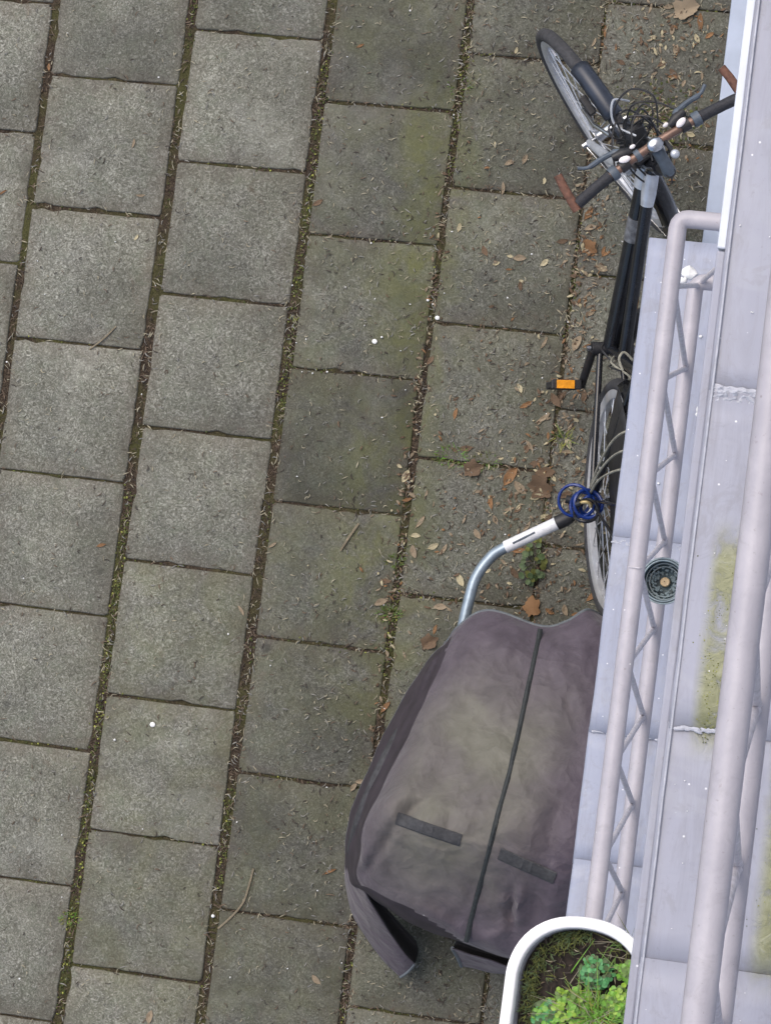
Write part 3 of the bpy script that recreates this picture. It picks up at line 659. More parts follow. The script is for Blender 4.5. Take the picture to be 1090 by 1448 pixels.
# railings
def railing(label, x, ztop, zbot, yend, ylow0, step, y_stop, ret, rr, zfloor, rodr=.0066):
    rt = root('balcony_railing', label, 'railing', (x, 0, zfloor))
    def corner(yc, z):
        if not ret: return [(x, 8, z), (x, -5, z)]
        c = .022; p = [(-.36, yc, z), (x + c, yc, z)]
        p += [(x + c - c * math.sin(a), yc - c + c * math.cos(a), z) for a in (R(22.5), R(45), R(67.5))]
        return p + [(x, yc - c, z)] + [(x, yc - .3 * k, z) for k in range(1, 20)]
    for nm, z, yc in (('top_rail', ztop, yend), ('bottom_rail', zbot, ylow0 + step if ret else yend)):
        b = MB(); b.tube(corner(yc, z), rr if nm == 'top_rail' else rr * .96, 20, up=(0, 0, 1)); P0(b.build(nm, M['rail']), rt)
    def rod(p, q):
        p, q = Vector(p), Vector(q); d = (q - p).normalized(); b = MB()
        mid = (p + q) / 2
        b.tube([p, p + d * .02 + Vector((.0, 0, 0)), mid, q - d * .02, q], rodr, 10); P0(b.build('lattice_rod', M['rod']), rt)
        b = MB(); b.ball(q, rodr * 1.28, 8, 5); P0(b.build('weld', M['rod']), rt)
    y = ylow0 + (0 if ret else step * 9)
    if ret: rod((x + .012, yend - .15, ztop - rr * .9), (x + .004, ylow0 + step - .012, zbot + rr * .8))
    zt, zb = ztop - rr * .85, zbot + rr * .85
    while y > y_stop:
        rod((x + .006, y + step / 2, zt), (x, y + .004, zb)); rod((x + .006, y - step / 2 + .004, zt), (x, y - .004, zb)); y -= step
    if ret:
        for k in range(2):
            xl = x + .105 + .21 * k
            rod((xl - .09 if k == 0 else xl - .105, yend, zt), (xl - .085 if k == 0 else xl - .105, ylow0 + step, zb)) if 0 else None
        rod((x + .19, yend, zt), (x + .016, ylow0 + step, zb)); rod((x + .19, yend - .004, zt), (x + .29, ylow0 + step, zb))
    for yp in (-1.65, -3.3, -4.6) + (() if ret else (2.2, 4.5)):
        b = MB(); b.tube([(x + .001, yp, zfloor + .0015), (x + .001, yp, ztop - .01)], .018, 14); P0(b.build('post', M['rail']), rt)
    return rt
railing('lavender tube railing with a square corner, zigzag rods between its rails', -.664, 2.1, 1.5, 1.128, .868, .2128, -1.6, True, .0205, 1.2505)
railing('thick lavender tube railing standing on the algae streaked ledge', -.236, 4.9, 4.45, 8, .042, .225, -1.2, False, .0212, 4.1015, .0088)

# ================================================================== LANTERN ON THE LOWER RAILING
ln = root('candle_lantern', 'round teal glass candle holder hanging between the zigzag rods', 'lantern', (-.640, .338, 1.60))
b = MB(); b.lathe([(.001, 0), (.030, 0), (.044, .012), (.0535, .040), (.0545, .062), (.050, .070), (.046, .066), (.050, .045), (.042, .018), (.028, .006), (.001, .005)], 36); b.build('bowl', M['teal'], ln)
for r, z, t in ((.0540, .069, .0022), (.0485, .071, .0020), (.0430, .0440, .0018), (.0360, .032, .0016)):
    b = MB(); b.tube([(r * math.cos(a), r * math.sin(a), z) for a in [2 * math.pi * k / 40 for k in range(40)]], t, 6, True); b.build('ring', M['tealrib'], ln)
b = MB(); rg = random.Random(2)
for i in range(120):
    a = rg.uniform(0, 6.28); r = rg.uniform(.018, .042); b.ball((r * math.cos(a), r * math.sin(a), .012 + (r / .045) ** 2 * .024), (rg.uniform(.0025, .0042), rg.uniform(.0025, .0042), .003), 7, 5)
o = b.build('glass_beads', M['tealrib'], ln)
b = MB(); b.lathe([(.001, .004), (.0115, .004), (.0115, .022), (.0095, .024), (.001, .0225)], 20); b.build('candle', M['wax'], ln)
b = MB(); b.tube([(-.0015, 0, .026), (0, .001, .036)], .0012, 5); b.build('wick', M['black'], ln)
b = MB(); b.tube(crom([(-.054, 0, .066), (-.064, 0, .075), (-.056, -.004, .2), (-.030, -.002, .42), (-.012, 0, .512), (-.024, 0, .523), (-.040, 0, .515)], 6), .0014, 5); b.build('hanging_wire', M['rod'], ln)

# ================================================================== PLANTER ON THE LOWER RAILING
PX, PZ = -.658, 2.30
PYT = -.428; HW = .160; LEN = .56; PYC = PYT - LEN / 2
pl = root('railing_planter', 'white planter with rounded ends straddling the railing', 'planter', (PX, PYC, 1.98))
def stad(hw, hl, n=14, p=2.35):
    out = []; rc = min(hw, .175)
    N = 4 * n
    for k in range(N):
        a = 2 * math.pi * k / N; c, s = math.cos(a), math.sin(a)
        # rounded ends joined by straight sides
        x = hw * math.copysign(abs(c) ** (2 / 2.25), c); y = rc * math.copysign(abs(s) ** (2 / 2.25), s)
        out.append((x, y + math.copysign(hl - rc, s) if abs(s) > 1e-6 else y))
    return out
def rings(b, spec, n=14):
    R_ = [[(x, y, z) for x, y in stad(hw, hl, n)] for hw, hl, z in spec]; R_ = [r + r[:1] for r in R_]; b.grid(R_)
HL = LEN / 2; z1 = PZ - 1.98
b = MB(); rings(b, [(HW - .030, HL - .030, .135), (HW - .004, HL - .004, z1 - .03), (HW - .004, HL - .004, z1 - .022), (HW, HL, z1 - .020), (HW, HL, z1 - .003), (HW - .003, HL - .003, z1), (HW - .021, HL - .021, z1), (HW - .024, HL - .024, z1 - .003), (HW - .027, HL - .027, z1 - .022)])
b.build('rim', M['pot'], pl)
b = MB(); rings(b, [(HW - .0265, HL - .0265, z1 - .02), (HW - .034, HL - .034, z1 - .075)]); b.build('inner_wall', M['potin'], pl)
for sg in (-1, 1):
    b = MB(); b.box(min(sg * .027, sg * .128), max(sg * .027, sg * .128), -HL + .06, HL - .06, -.0, .140); bev(b.build('lobe', M['pot'], pl, smooth=False), .02, 3)
b = MB(); rows = []
for s in (0.02, .25, .5, .75, 1):
    r = [(x * s, y * s, z1 - .050 + .010 * mnoise.noise((x * s * 30, y * s * 30, 1)) - .006 * s) for x, y in stad(HW - .032, HL - .032)]; rows.append(r + r[:1])
b.grid(rows); b.build('soil', M['psoil'], pl)
ZS = PZ - .050
def loc(px, py): return (px, py)
def moss_bed(name, label, pts, n, mats, h):
    b = MB(); rg = random.Random(len(label) + n)
    for _ in range(n):
        cx, cy, sx, sy = rg.choice(pts); x, y = rg.gauss(cx, sx), rg.gauss(cy, sy)
        if ((x - PX) / (HW - .036)) ** 2 + (max(0, y - (PYT - .175)) / .145) ** 2 > 1: continue
        mi = rg.randrange(len(mats)); zb = ZS - .004 + rg.uniform(0, .012)
        for q in range(4):
            blade(b, x, y, zb, rg.uniform(.5, 1) * h, rg.uniform(.0016, .0032), rg.uniform(0, 6.28), rg.uniform(.4, 1.6), mi)
    return tag(b.build(name, mats, smooth=False), label, 'moss')
moss_bed('moss_cushion', 'olive moss along the rounded end inside the planter', [(-.735, -.50, .022, .018), (-.705, -.475, .020, .014), (-.76, -.54, .015, .02), (-.68, -.47, .02, .01)], 240, [M['moss1'], M['moss1'], M['moss2'], M['weed']], .016)
moss_bed('moss_cushion', 'olive moss tuft by the long side of the planter', [(-.755, -.645, .016, .018), (-.765, -.60, .01, .02)], 100, [M['moss2'], M['moss1'], M['weed']], .020)
b = MB(); rg = random.Random(44)
for _ in range(360):
    x, y = rg.uniform(PX - .12, PX + .12), rg.uniform(PYT - .5, PYT - .04)
    if ((x - PX) / (HW - .036)) ** 2 + (max(0, y - (PYT - .175)) / .14) ** 2 > 1: continue
    strip(b, x, y, rg.uniform(.01, .026), rg.uniform(.0012, .003), rg.uniform(0, 6.28), rg.uniform(-.5, .5), rg.choices((0, 1, 2), (1, 4, 5))[0], z=ZS + .004)
o = b.build('soil_debris', [M['straw1'], M['straw2'], M['straw4']], pl, smooth=False); o.matrix_parent_inverse = Matrix.Translation(-Vector(pl.location)); o['kind'] = 'stuff'
def rosette(name, label, cx, cy, rad, n, mats, lr, dome=.03, seed=0):
    b = MB(); rg = random.Random(seed); e = root(name, label, 'plant', (0, 0, 0)); st = MB()
    for i in range(n):
        a = rg.uniform(0, 6.28); r = rad * math.sqrt(rg.random()); z = ZS + .014 + dome * (1 - (r / rad) ** 2) + rg.uniform(-.004, .006)
        c = Vector((cx + r * math.cos(a), cy + r * math.sin(a), z))
        for q in range(3): round_leaf(b, c, lr * rg.uniform(.75, 1.15), 0, rg.uniform(-.15, .55), a + q * 2.09 + rg.uniform(-.3, .3), rg.randrange(len(mats)))
        if i % 3 == 0: st.tube([(cx + .2 * r * math.cos(a), cy + .2 * r * math.sin(a), ZS - .004), c], .0011, 4)
    b.build('foliage', mats, e); st.build('stem', M['moss2'], e)
    return e
rosette('herb_plant', 'bluish green leafy rosette in the planter', -.628, -.545, .033, 60, [M['mint'], M['mint'], M['weed']], .0055, .022, 1)
rosette('herb_plant', 'yellow green clover clump in the middle of the planter', -.672, -.630, .048, 80, [M['lime'], M['lime2'], M['grass']], .0058, .03, 2)
rosette('herb_plant', 'green clover clump beside the moss tuft in the planter', -.715, -.655, .035, 56, [M['mint'], M['lime'], M['weed']], .006, .024, 3)
rosette('herb_plant', 'lime green clover clump under the upper ledge edge', -.575, -.60, .035, 60, [M['lime'], M['lime2'], M['grass']], .0056, .028, 4)
rosette('herb_plant', 'green clover clump tucked against the planter side', -.560, -.53, .022, 30, [M['grass'], M['lime']], .0055, .02, 5)
def ptuft(label, cx, cy, n, h, mats, seed):
    b = MB(); rg = random.Random(seed)
    for _ in range(n):
        blade(b, cx + rg.gauss(0, .02), cy + rg.gauss(0, .02), ZS - .003, h * rg.uniform(.5, 1), rg.uniform(.0018, .0034), rg.uniform(0, 6.28), rg.uniform(.5, 1.7), rg.randrange(len(mats)))
    tag(b.build('grass_tuft', mats, smooth=False), label, 'grass')
ptuft('bright grass blades spreading from the planter', -.622, -.640, 170, .095, [M['lime'], M['lime'], M['moss3'], M['straw1']], 6)
ptuft('thin upright grass by the right side of the planter', -.575, -.50, 40, .075, [M['moss2'], M['straw1'], M['grass']], 7)
ptuft('pale dry grass stalks among the planter clover', -.66, -.595, 9, .075, [M['straw1'], M['lime']], 9)
b = MB(); b.ball((-.669, -.585, ZS + .012), (.007, .006, .009), 9, 6); tag(b.build('seed_head', M['leaf_p']), 'small round pale seed head on the planter soil', 'seed')

# ================================================================== BICYCLE
BX, BY, LEAN, YAW = -1.035, .600, R(18.5), R(6.8)
bk = root('bicycle', 'black city bicycle with front wheel turned, leaning against the wall', 'bicycle', (BX, BY, 0), (0, LEAN, YAW))
WR = .345
AX0 = Vector((0, 1.012, WR)); AXD = Vector((0, -.292, .9563)).normalized()
SR = Matrix.Rotation(R(35.5), 4, AXD)
def S(p): return AX0 + (SR @ (p - AX0))
def axis(z): t = (z - WR) / AXD.z; return AX0 + AXD * t
def wheel(name, ctr, xf, rim='rim'):
    T = Matrix.Translation(ctr) @ Matrix.Rotation(R(90), 4, 'Y')
    b = MB(xf); prof = [(.290, -.009), (.297, -.0135), (.317, -.0140), (.317, .0140), (.297, .0135), (.290, .009), (.290, -.009)]
    b.lathe(prof, 64, T); w = b.build(name, M[rim], bk)
    b = MB(xf); prof = [(.327 + .0195 * math.cos(a), .0195 * math.sin(a)) for a in [2 * math.pi * k / 12 for k in range(13)]]; b.lathe(prof, 64, T)
    b.build('tyre', M['rubber'], w)
    b = MB(xf); b.lathe([(.001, -.062), (.006, -.062), (.006, -.04), (.030, -.036), (.030, -.032), (.016, -.028), (.016, .028), (.030, .032), (.030, .036), (.006, .04), (.006, .062), (.001, .062)], 16, T); b.build('hub', M['chrome'], w)
    for k in range(32):
        a = 2 * math.pi * k / 32; sd = 1 if k % 2 else -1; a2 = a + (.35 if (k // 2) % 2 else -.35)
        p = ctr + Vector((sd * .033, .028 * math.cos(a2), .028 * math.sin(a2))); q = ctr + Vector((sd * .003, .292 * math.cos(a), .292 * math.sin(a)))
        b = MB(xf); b.tube([p, q], .0016, 4); b.build('spoke', M[rim], w)
    return w
RH = Vector((0, 0, WR)); FH = Vector((0, 1.065, WR))
wheel('wheel', FH, S); wheel('wheel', RH, None)
BB = Vector((0, .44, .285)); ST = Vector((0, .31, .68)); HT, HB = axis(.885), axis(.715)
def part(name, pts, r, mat, seg=12, xf=None, parent=None, **k):
    b = MB(xf); b.tube(pts, r, seg, **k); return b.build(name, mat, parent or bk)
part('down_tube', [BB, axis(.735)], [.025, .022], M['black'], 16)
TT = Vector((0, .385, .45)); part('top_tube', [TT, axis(.800)], .0175, M['black'], 14)
part('seat_tube', [BB, ST], .0165, M['black'])
part('head_tube', [HB, HT], .0215, M['black'], 16)
# silver decals / lug sleeves along the tubes
dv = axis(.735) - BB
part('down_tube_decal', [BB + dv * .60, BB + dv * .72], .0246, M['decal'], 16)
part('down_tube_lug', [BB + dv * .88, BB + dv * .985], .0262, M['silver'], 16)
tv = axis(.800) - TT
part('top_tube_lug', [TT + tv * .80, TT + tv * .86, TT + tv * .96], [.0182, .0215, .0215], M['silver'], 14)
for sg in (-1, 1):
    part('chain_stay', [BB + Vector((sg * .03, 0, 0)), RH + Vector((sg * .062, .06, 0)), RH + Vector((sg * .066, 0, 0))], .0095, M['black'], 10)
    part('seat_stay', [ST + Vector((sg * .018, 0, -.02)), RH + Vector((sg * .062, .03, .06)), RH + Vector((sg * .066, 0, 0))], .0085, M['black'], 10)
    CR = axis(.700)
    part('fork_leg', [CR + Vector((sg * .052, .006, -.01)), CR + Vector((sg * .052, 0, -.01)) + (FH - CR) * .55 + Vector((0, -.01, 0)), FH + Vector((sg * .056, 0, 0))], [.017, .0155, .011], M['silver'], 12, S)
    part('axle_nut', [FH + Vector((sg * .060, 0, 0)), FH + Vector((sg * .078, 0, 0))], .009, M['chrome'], 8, S)
part('fork_crown', [axis(.700) + Vector((-.062, .006, -.004)), axis(.700) + Vector((.062, .006, -.004))], .019, M['chrome'], 14, S)
b = MB(); b.tube([ST - Vector((0, 0, .01)), Vector((0, .262, .80))], .0125, 12); b.build('seat_post', M['chrome'], bk)
# saddle
b = MB(); rows = []
for i in range(13):
    t = i / 12; y = .385 - .255 * t; w = .016 + .046 * max(0, min(1, (t - .35) / .55)) ** 1.3 if t < .95 else .050
    zc = .838 - .012 * math.sin(math.pi * t) + .016 * t * t
    rows.append([(w * math.cos(a), y - (.01 if t == 1 else 0), zc + (.026 * math.sin(a) if math.sin(a) > 0 else .018 * math.sin(a))) for a in [2 * math.pi * k / 16 for k in range(17)]])
b.grid(rows); sd_ = b.build('saddle', M['blackm'], bk)
part('saddle_rail', [(0, .33, .820), (0, .262, .795), (0, .17, .825)], .007, M['chrome'], 8, None, sd_)
# cranks, chainring, pedals
b = MB(); b.lathe([(.001, -.003), (.085, -.003), (.089, 0), (.085, .003), (.001, .003)], 36, Matrix.Translation(BB + Vector((.046, 0, 0))) @ Matrix.Rotation(R(90), 4, 'Y')); b.build('chainring', M['blackm'], bk)
part('bottom_bracket', [BB + Vector((-.055, 0, 0)), BB + Vector((.06, 0, 0))], .020, M['blackm'], 14)
for sg, dy, dz in ((-1, -.090, -.144), (1, .090, .144)):
    p0 = BB + Vector((sg * .050, 0, 0)); p1 = BB + Vector((sg * .054, dy, dz))
    cr = part('crank_arm', [p0, p0 + (p1 - p0) * .15, p1], [.017, .013, .012], M['blackm'], 10)
    part('crank_bolt', [p0 + Vector((sg * .008, 0, 0)), p0 + Vector((sg * .020, 0, 0))], .008, M['chrome'], 10, None, cr)
    T = Matrix.Translation(p1 + Vector((sg * .008, 0, 0))) @ Matrix.Rotation(R(93), 4, 'X')
    b = MB(lambda p, T=T: T @ p); a0, a1 = (0, sg * .088)
    x0, x1 = min(a0, a1), max(a0, a1)
    b.box(x0, x1, .028, .044, -.014, .014); b.box(x0, x1, -.044, -.028, -.011, .011); b.box(x0, x0 + .012, -.028, .028, -.009, .009); b.box(x1 - .012, x1, -.028, .028, -.009, .009); b.box(x0 + .012, x1 - .012, -.008, .008, -.008, .008)
    pd = b.build('pedal', M['blackm'], bk, smooth=False); bev(pd, .003)
    b = MB(lambda p, T=T: T @ p); b.box(x0 + .014, x1 - .022, .0445, .0485, -.012, .012); b.build('reflector', M['orange'], pd, smooth=False)
# mudguards
def guard(name, ctr, a0, a1, r, w, xf, mat, n=20, crown=.010):
    b = MB(xf); rows = []
    for i in range(n + 1):
        a = R(a0 + (a1 - a0) * i / n)
        rows.append([ctr + Vector((w * s, (r - crown * s * s * 1.2) * math.cos(a), (r - crown * s * s * 1.2) * math.sin(a))) for s in (-1, -.7, -.3, .3, .7, 1)])
    b.grid(rows); o = b.build(name, mat, bk, ang=80); solid(o, .002); return o
guard('front_mudguard', FH, 62, 92, .360, .027, S, M['navy'], 10, .016)
guard('front_mudguard', FH, 96, 182, .360, .029, S, M['black'], 16, .016)
guard('rear_mudguard', RH, 28, 178, .365, .030, None, M['black'], 30, .015)
for sg in (-1, 1):
    part('mudguard_stay', [RH + Vector((sg * .07, 0, 0)), RH + Vector((sg * .032, .365 * math.cos(R(150)), .365 * math.sin(R(150))))], .002, M['chrome'], 6)
    part('mudguard_stay', [FH + Vector((sg * .07, 0, 0)), FH + Vector((sg * .033, .362 * math.cos(R(165)), .362 * math.sin(R(165))))], .002, M['chrome'], 6, S)
for sg in (-1, 1):
    b = MB(); rows = []
    for i in range(25):
        a = R(34 + 96 * i / 24); r0 = .15 + .10 * abs(i / 24 - .5)
        rows.append([RH + Vector((sg * (.036 + .014 * (1 - t)), (r0 + (.352 - r0) * t) * math.cos(a), (r0 + (.352 - r0) * t) * math.sin(a) + .0)) for t in (0, .25, .5, .75, 1)])
    b.grid(rows); o = b.build('coat_guard', M['blackm'], bk); solid(o, .002)
# rear rack with bungee cords
for sg in (-1, 1):
    part('rack_rail', [(sg * .035, .25, .735), (sg * .060, .15, .742), (sg * .062, -.22, .742), (sg * .035, -.27, .742)], .0055, M['black'], 8)
    part('rack_strut', [(sg * .062, -.05, .742), (sg * .070, 0, WR)], .0048, M['black'], 8)
    part('rack_strut', [(sg * .062, -.18, .742), (sg * .070, 0, WR)], .0048, M['black'], 8)
for y in (.12, .0, -.12, -.24):
    part('rack_bar', [(-.061, y, .742), (.061, y, .742)], .0045, M['black'], 8)
for k, x in enumerate((-.034, -.010, .012, .034)):
    part('bungee_cord', crom([(x, .17, .742), (x + .006 * math.sin(k), .08, .757), (x, .0, .755), (x * 1.2, -.10, .757), (x * .5, -.20, .750), (x * .4, -.235, .745)], 5), .0032, M['bungee'], 6)
for k, y in enumerate((.05, .10, .15)):
    part('luggage_strap', crom([(-.080, .008 + .006 * k, WR + .02), (-.082, .04 + .02 * k, .50), (-.078, y * .8 + .01, .64), (-.066, y, .748), (-.03, y, .760)], 6), .0036, M['bungee'], 6)
b = MB(); b.box(-.045, .045, .16, .22, .735, .765); bev(b.build('rack_clip', M['blackm'], bk, smooth=False), .008)
part('bungee_hook', crom([(-.05, .33, .66), (-.06, .36, .66), (-.045, .38, .655), (-.02, .36, .65)], 6), .0035, M['bungee'], 6)
part('frame_cable', crom([(-.02, .40, .42), (-.045, .37, .50), (-.02, .33, .58), (-.03, .31, .66)], 6), .003, M['bungee'], 6)
part('frame_cable', crom([(-.03, .45, .34), (-.05, .42, .40), (-.03, .38, .44), (-.05, .36, .50), (-.03, .34, .56)], 6), .003, M['blackm'], 6)
# stem and handlebar
BC = axis(1.005) + Vector((0, .085, .03))
part('steerer', [HT, axis(1.0)], .0145, M['blackm'], 12, S)
part('stem', [axis(.985), axis(.998) + Vector((0, .03, .012)), BC], [.019, .017, .017], M['shift'], 12, S)
b = MB(S); b.ball(BC + Vector((0, -.004, .016)), (.024, .020, .012), 14, 8); b.build('stem_cap', M['chrome'], bk)
def bar(x): return BC + Vector((x, -.020 * (abs(x) / .25) ** 2, 0))
part('handlebar', [bar(x / 100) for x in range(-26, 27, 2)], .0118, M['copper'], 12, S)
def strand(pts, r, name, mat, parent=None, n=7): return part(name, crom(pts, n), r, mat, 6, S, parent)
for sg in (-1, 1):
    gp = part('grip', [bar(sg * x) for x in (.142, .15, .17, .19, .21, .23, .248, .255)], [.0165, .0155, .0150, .0155, .0150, .0155, .0155, .0165], M['grip'], 12, S)
    part('twist_shifter', [bar(sg * .118), bar(sg * .124), bar(sg * .140)], [.018, .0205, .0195], M['shift'], 14, S)
    e0 = bar(sg * .262)
    part('bar_end', [e0 + Vector((0, -.012, -.002)), e0 + Vector((0, .02, .004)), e0 + Vector((-sg * .002, .06, .012)), e0 + Vector((-sg * .006, .092, .016))], [.0135, .0125, .012, .0115], M['cork'], 10, S)
    part('brake_clamp', [bar(sg * .082), bar(sg * .108)], .017, M['blackm'], 12, S)
    bl = part('brake_lever', crom([bar(sg * .075) + Vector((0, .022, .002)), bar(sg * .10) + Vector((0, .042, 0)), bar(sg * .135) + Vector((0, .050, -.006)), bar(sg * .175) + Vector((0, .055, -.012)), bar(sg * .20) + Vector((0, .072, -.014))], 5), [.011] * 6 + [.0075] * 9 + [.005] * 6, M['shift'], 8, S)
    part('lever_body', [bar(sg * .060) + Vector((0, .020, .004)), bar(sg * .085) + Vector((0, .026, .006)), bar(sg * .112) + Vector((0, .034, .004))], [.009, .0165, .010], M['blackm'], 10, S, bl)
    b = MB(S); b.ball(bar(sg * .088) + Vector((0, .010, .018)), (.0165, .0095, .006), 12, 8, 0, Matrix.Rotation(sg * .25, 4, 'Z')); b.build('lever_cap', M['pod'], bk)
    b = MB(S); b.ball(bar(sg * .052) + Vector((0, .026, .010)), (.009, .006, .006), 10, 6); b.build('cable_adjuster', M['pod'], bk)
    hx = axis(.86)
    strand([bar(sg * .052) + Vector((0, .026, .010)), bar(sg * .02) + Vector((0, .075, .012)), bar(-sg * .03) + Vector((0, .095, -.02)), hx + Vector((-sg * .045, .06, .0)), hx + Vector((-sg * .03, .0, -.07))], .0028, 'brake_cable', M['blackm'])
    strand([bar(sg * .118) + Vector((0, .012, -.01)), bar(sg * .07) + Vector((0, .09, -.01)), bar(sg * .0) + Vector((0, .115, -.03)), hx + Vector((-sg * .06, .05, -.03)), hx + Vector((-sg * .02, -.05, -.10))], .0026, 'gear_cable', M['blackm'])
    strand([hx + Vector((sg * .03, .10, .03)), hx + Vector((sg * .065, .13, .05)), hx + Vector((sg * .05, .16, .04)), hx + Vector((sg * .0, .13, .0)), hx + Vector((sg * .03, .06, -.06))], .0026, 'gear_cable', M['blackm'])
strand([bar(.03) + Vector((0, .03, .02)), bar(.06) + Vector((0, .10, .06)), bar(.02) + Vector((0, .15, .05)), bar(-.04) + Vector((0, .13, .01)), bar(-.05) + Vector((0, .06, -.04))], .0026, 'brake_cable', M['blackm'])
rg = random.Random(77)
for k in range(7):
    strand([axis(.82) + Vector((rg.uniform(-.06, .06), rg.uniform(.0, .12), rg.uniform(-.05, .08))) for _ in range(4)] + [axis(.76) + Vector((rg.uniform(-.03, .03), .02, 0))], rg.uniform(.0022, .0034), 'gear_cable', M['blackm'])
strand([bar(-.02) + Vector((0, .05, -.05)), bar(-.05) + Vector((0, .11, -.05)), bar(-.02) + Vector((0, .16, -.04)), bar(.02) + Vector((0, .14, -.08))], .003, 'brake_cable', M['silver'])
b = MB(S); hl = axis(.84) + Vector((0, .10, -.02))
b.lathe([(.001, -.03), (.020, -.03), (.034, -.005), (.037, .022), (.034, .028), (.001, .026)], 18, Matrix.Translation(hl) @ Matrix.Rotation(R(-80), 4, 'X')); b.build('headlamp', M['blackm'], bk)
part('lamp_bracket', [axis(.80) + Vector((-.03, .03, 0)), hl + Vector((-.02, -.01, -.03)), hl + Vector((.02, -.01, -.03)), axis(.80) + Vector((.03, .03, 0))], .005, M['blackm'], 8, S)
b = MB(S); b.box(-.045, .045, .015, .060, -.03, .03); b.v = [tuple(Vector(p) + axis(.80)) for p in b.v]; bev(b.build('carrier_block', M['blackm'], bk, smooth=False), .008)
b = MB(S); b.ball(bar(.030) + Vector((0, -.052, .014)), (.0125, .0125, .0095), 14, 8); b.build('bell', M['silver'], bk)
part('bell_bracket', [bar(.028) + Vector((0, -.008, .004)), bar(.030) + Vector((0, -.052, .008))], .006, M['blackm'], 8, S)
part('bar_clamp', [bar(-.045), bar(-.060)], .0165, M['shift'], 12, S)
part('brake_arm', [FH + Vector((-.04, -.05, .35)), FH + Vector((-.055, .0, .31)), FH + Vector((-.050, .06, .26))], .006, M['chrome'], 8, S)
b = MB(S); b.box(-.046, -.024, .09, .15, .255, .285); b.v = [tuple(Vector(p) + Vector((0, FH.y - .06, WR))) for p in b.v]; bev(b.build('brake_pad', M['blackm'], bk, smooth=False), .004)
part('valve', [FH + Vector((0, .298, .02)), FH + Vector((0, .258, .02))], .003, M['pod'], 6, S)

# ================================================================== BLUE LOCK AT THE HITCH
lk = root('cable_lock', 'blue coiled cable lock looped round the trailer hitch', 'lock', (-1.02, .585, .37))
def loop(c, r, tilt, az, n=22, e=1.0):
    T = Matrix.Translation(c) @ Matrix.Rotation(az, 4, 'Z') @ Matrix.Rotation(tilt, 4, 'X')
    return [T @ Vector((r * math.cos(2 * math.pi * k / n), r * e * math.sin(2 * math.pi * k / n), .006 * math.sin(2 * math.pi * k / n * 2))) for k in range(n)]
for c, r, ti, az, tr, m in (((-.010, .010, .035), .045, .25, .3, .0045, 'blue'), ((.012, .0, .028), .036, -.3, 1.0, .0052, 'blue'), ((.030, .004, .045), .040, .35, 2.0, .0055, 'blue'),
                            ((.028, -.018, .055), .034, -.35, .5, .0050, 'black'), ((.036, .0, .02), .030, .6, 1.4, .006, 'blue')):
    b = MB(); b.tube(loop(c, r, ti, az), tr, 8, True); b.build('cable_loop', M[m], lk)
b = MB(); b.tube(crom([(.005, .0, .06), (.022, .006, .066), (.036, .004, .064), (.040, -.006, .058)], 5), .0055, 8); b.build('lock_body', M['brass'], lk)
b = MB(); b.tube([(.0, -.004, .060), (.012, .002, .064)], .010, 10); b.build('lock_barrel', M['black'], lk)

# ================================================================== TRAILER
tr = root('bicycle_trailer', 'grey tow arm and black wheels of the trailer under the dark cover', 'trailer', (-1.2, -.26, 0))
def TP(b, name, mat, parent=None, **k):
    o = b.build(name, mat, None, **k)
    return P0(o, tr) if parent is None else (setattr(o, 'parent', parent) or o)
arm = crom([(-1.058, .545, .325), (-1.222, .447, .305), (-1.268, .405, .30), (-1.297, .350, .30), (-1.308, .29, .30), (-1.318, .20, .298), (-1.335, .02, .29), (-1.345, -.15, .285)], 6)
b = MB(); b.tube(arm, .0165, 14); ao = TP(b, 'tow_arm', M['armg'])
b = MB(); b.tube([(-1.075, .535, .323), (-1.150, .490, .314), (-1.222, .447, .305)], .0182, 14); o = b.build('arm_sleeve', M['armw'], ao)
b = MB(); b.tube([(-1.14, .497, .333), (-1.17, .478, .331), (-1.20, .459, .326)], .0028, 6); b.build('arm_label', M['shift'], ao)
b = MB(); b.tube([(-1.040, .556, .328), (-1.058, .545, .326), (-1.082, .531, .323)], [.016, .021, .0205], 12); b.build('rubber_cuff', M['blackm'], ao)
b = MB(); b.tube(crom([(-1.045, .555, .33), (-1.025, .58, .34), (-1.03, .595, .345), (-1.062, .600, .348)], 5), .012, 10); b.build('hitch_coupler', M['blackm'], ao)
for cx, cy, rz in ((-1.478, -.268, R(-16.5)), (-.895, -.36, R(-8))):
    T = Matrix.Translation((cx, cy, .25)) @ Matrix.Rotation(rz, 4, 'Z') @ Matrix.Rotation(R(90), 4, 'Y')
    b = MB(); prof = [(.228 + .022 * math.cos(a), .022 * math.sin(a)) for a in [2 * math.pi * k / 10 for k in range(11)]]; b.lathe(prof, 40, T); w = TP(b, 'wheel', M['rubber'])
    b = MB(); b.lathe([(.196, -.012), (.212, -.014), (.212, .014), (.196, .012), (.196, -.012)], 40, T); o = b.build('rim', M['silver'], w)
    b = MB()
    for k in range(10):
        a = 2 * math.pi * k / 10; b.tube([T @ Vector((.018 * math.cos(a), .018 * math.sin(a), 0)), T @ Vector((.2 * math.cos(a), .2 * math.sin(a), 0))], .005, 6)
    b.lathe([(.001, -.03), (.022, -.03), (.022, .03), (.001, .03)], 14, T); b.build('wheel_centre', M['blackm'], w)
b = MB(); b.tube([(-1.478, -.268, .25), (-.895, -.36, .25)], .012, 8); TP(b, 'axle', M['blackm'])
b = MB(); T = Matrix.Translation((-1.19, -.26, 0)) @ Matrix.Rotation(R(-7), 4, 'Z'); b.xf = lambda p: T @ p
b.box(-.20, .20, -.36, .40, .20, .36); o = TP(b, 'tub', M['blackm'], smooth=False); bev(o, .03, 3)
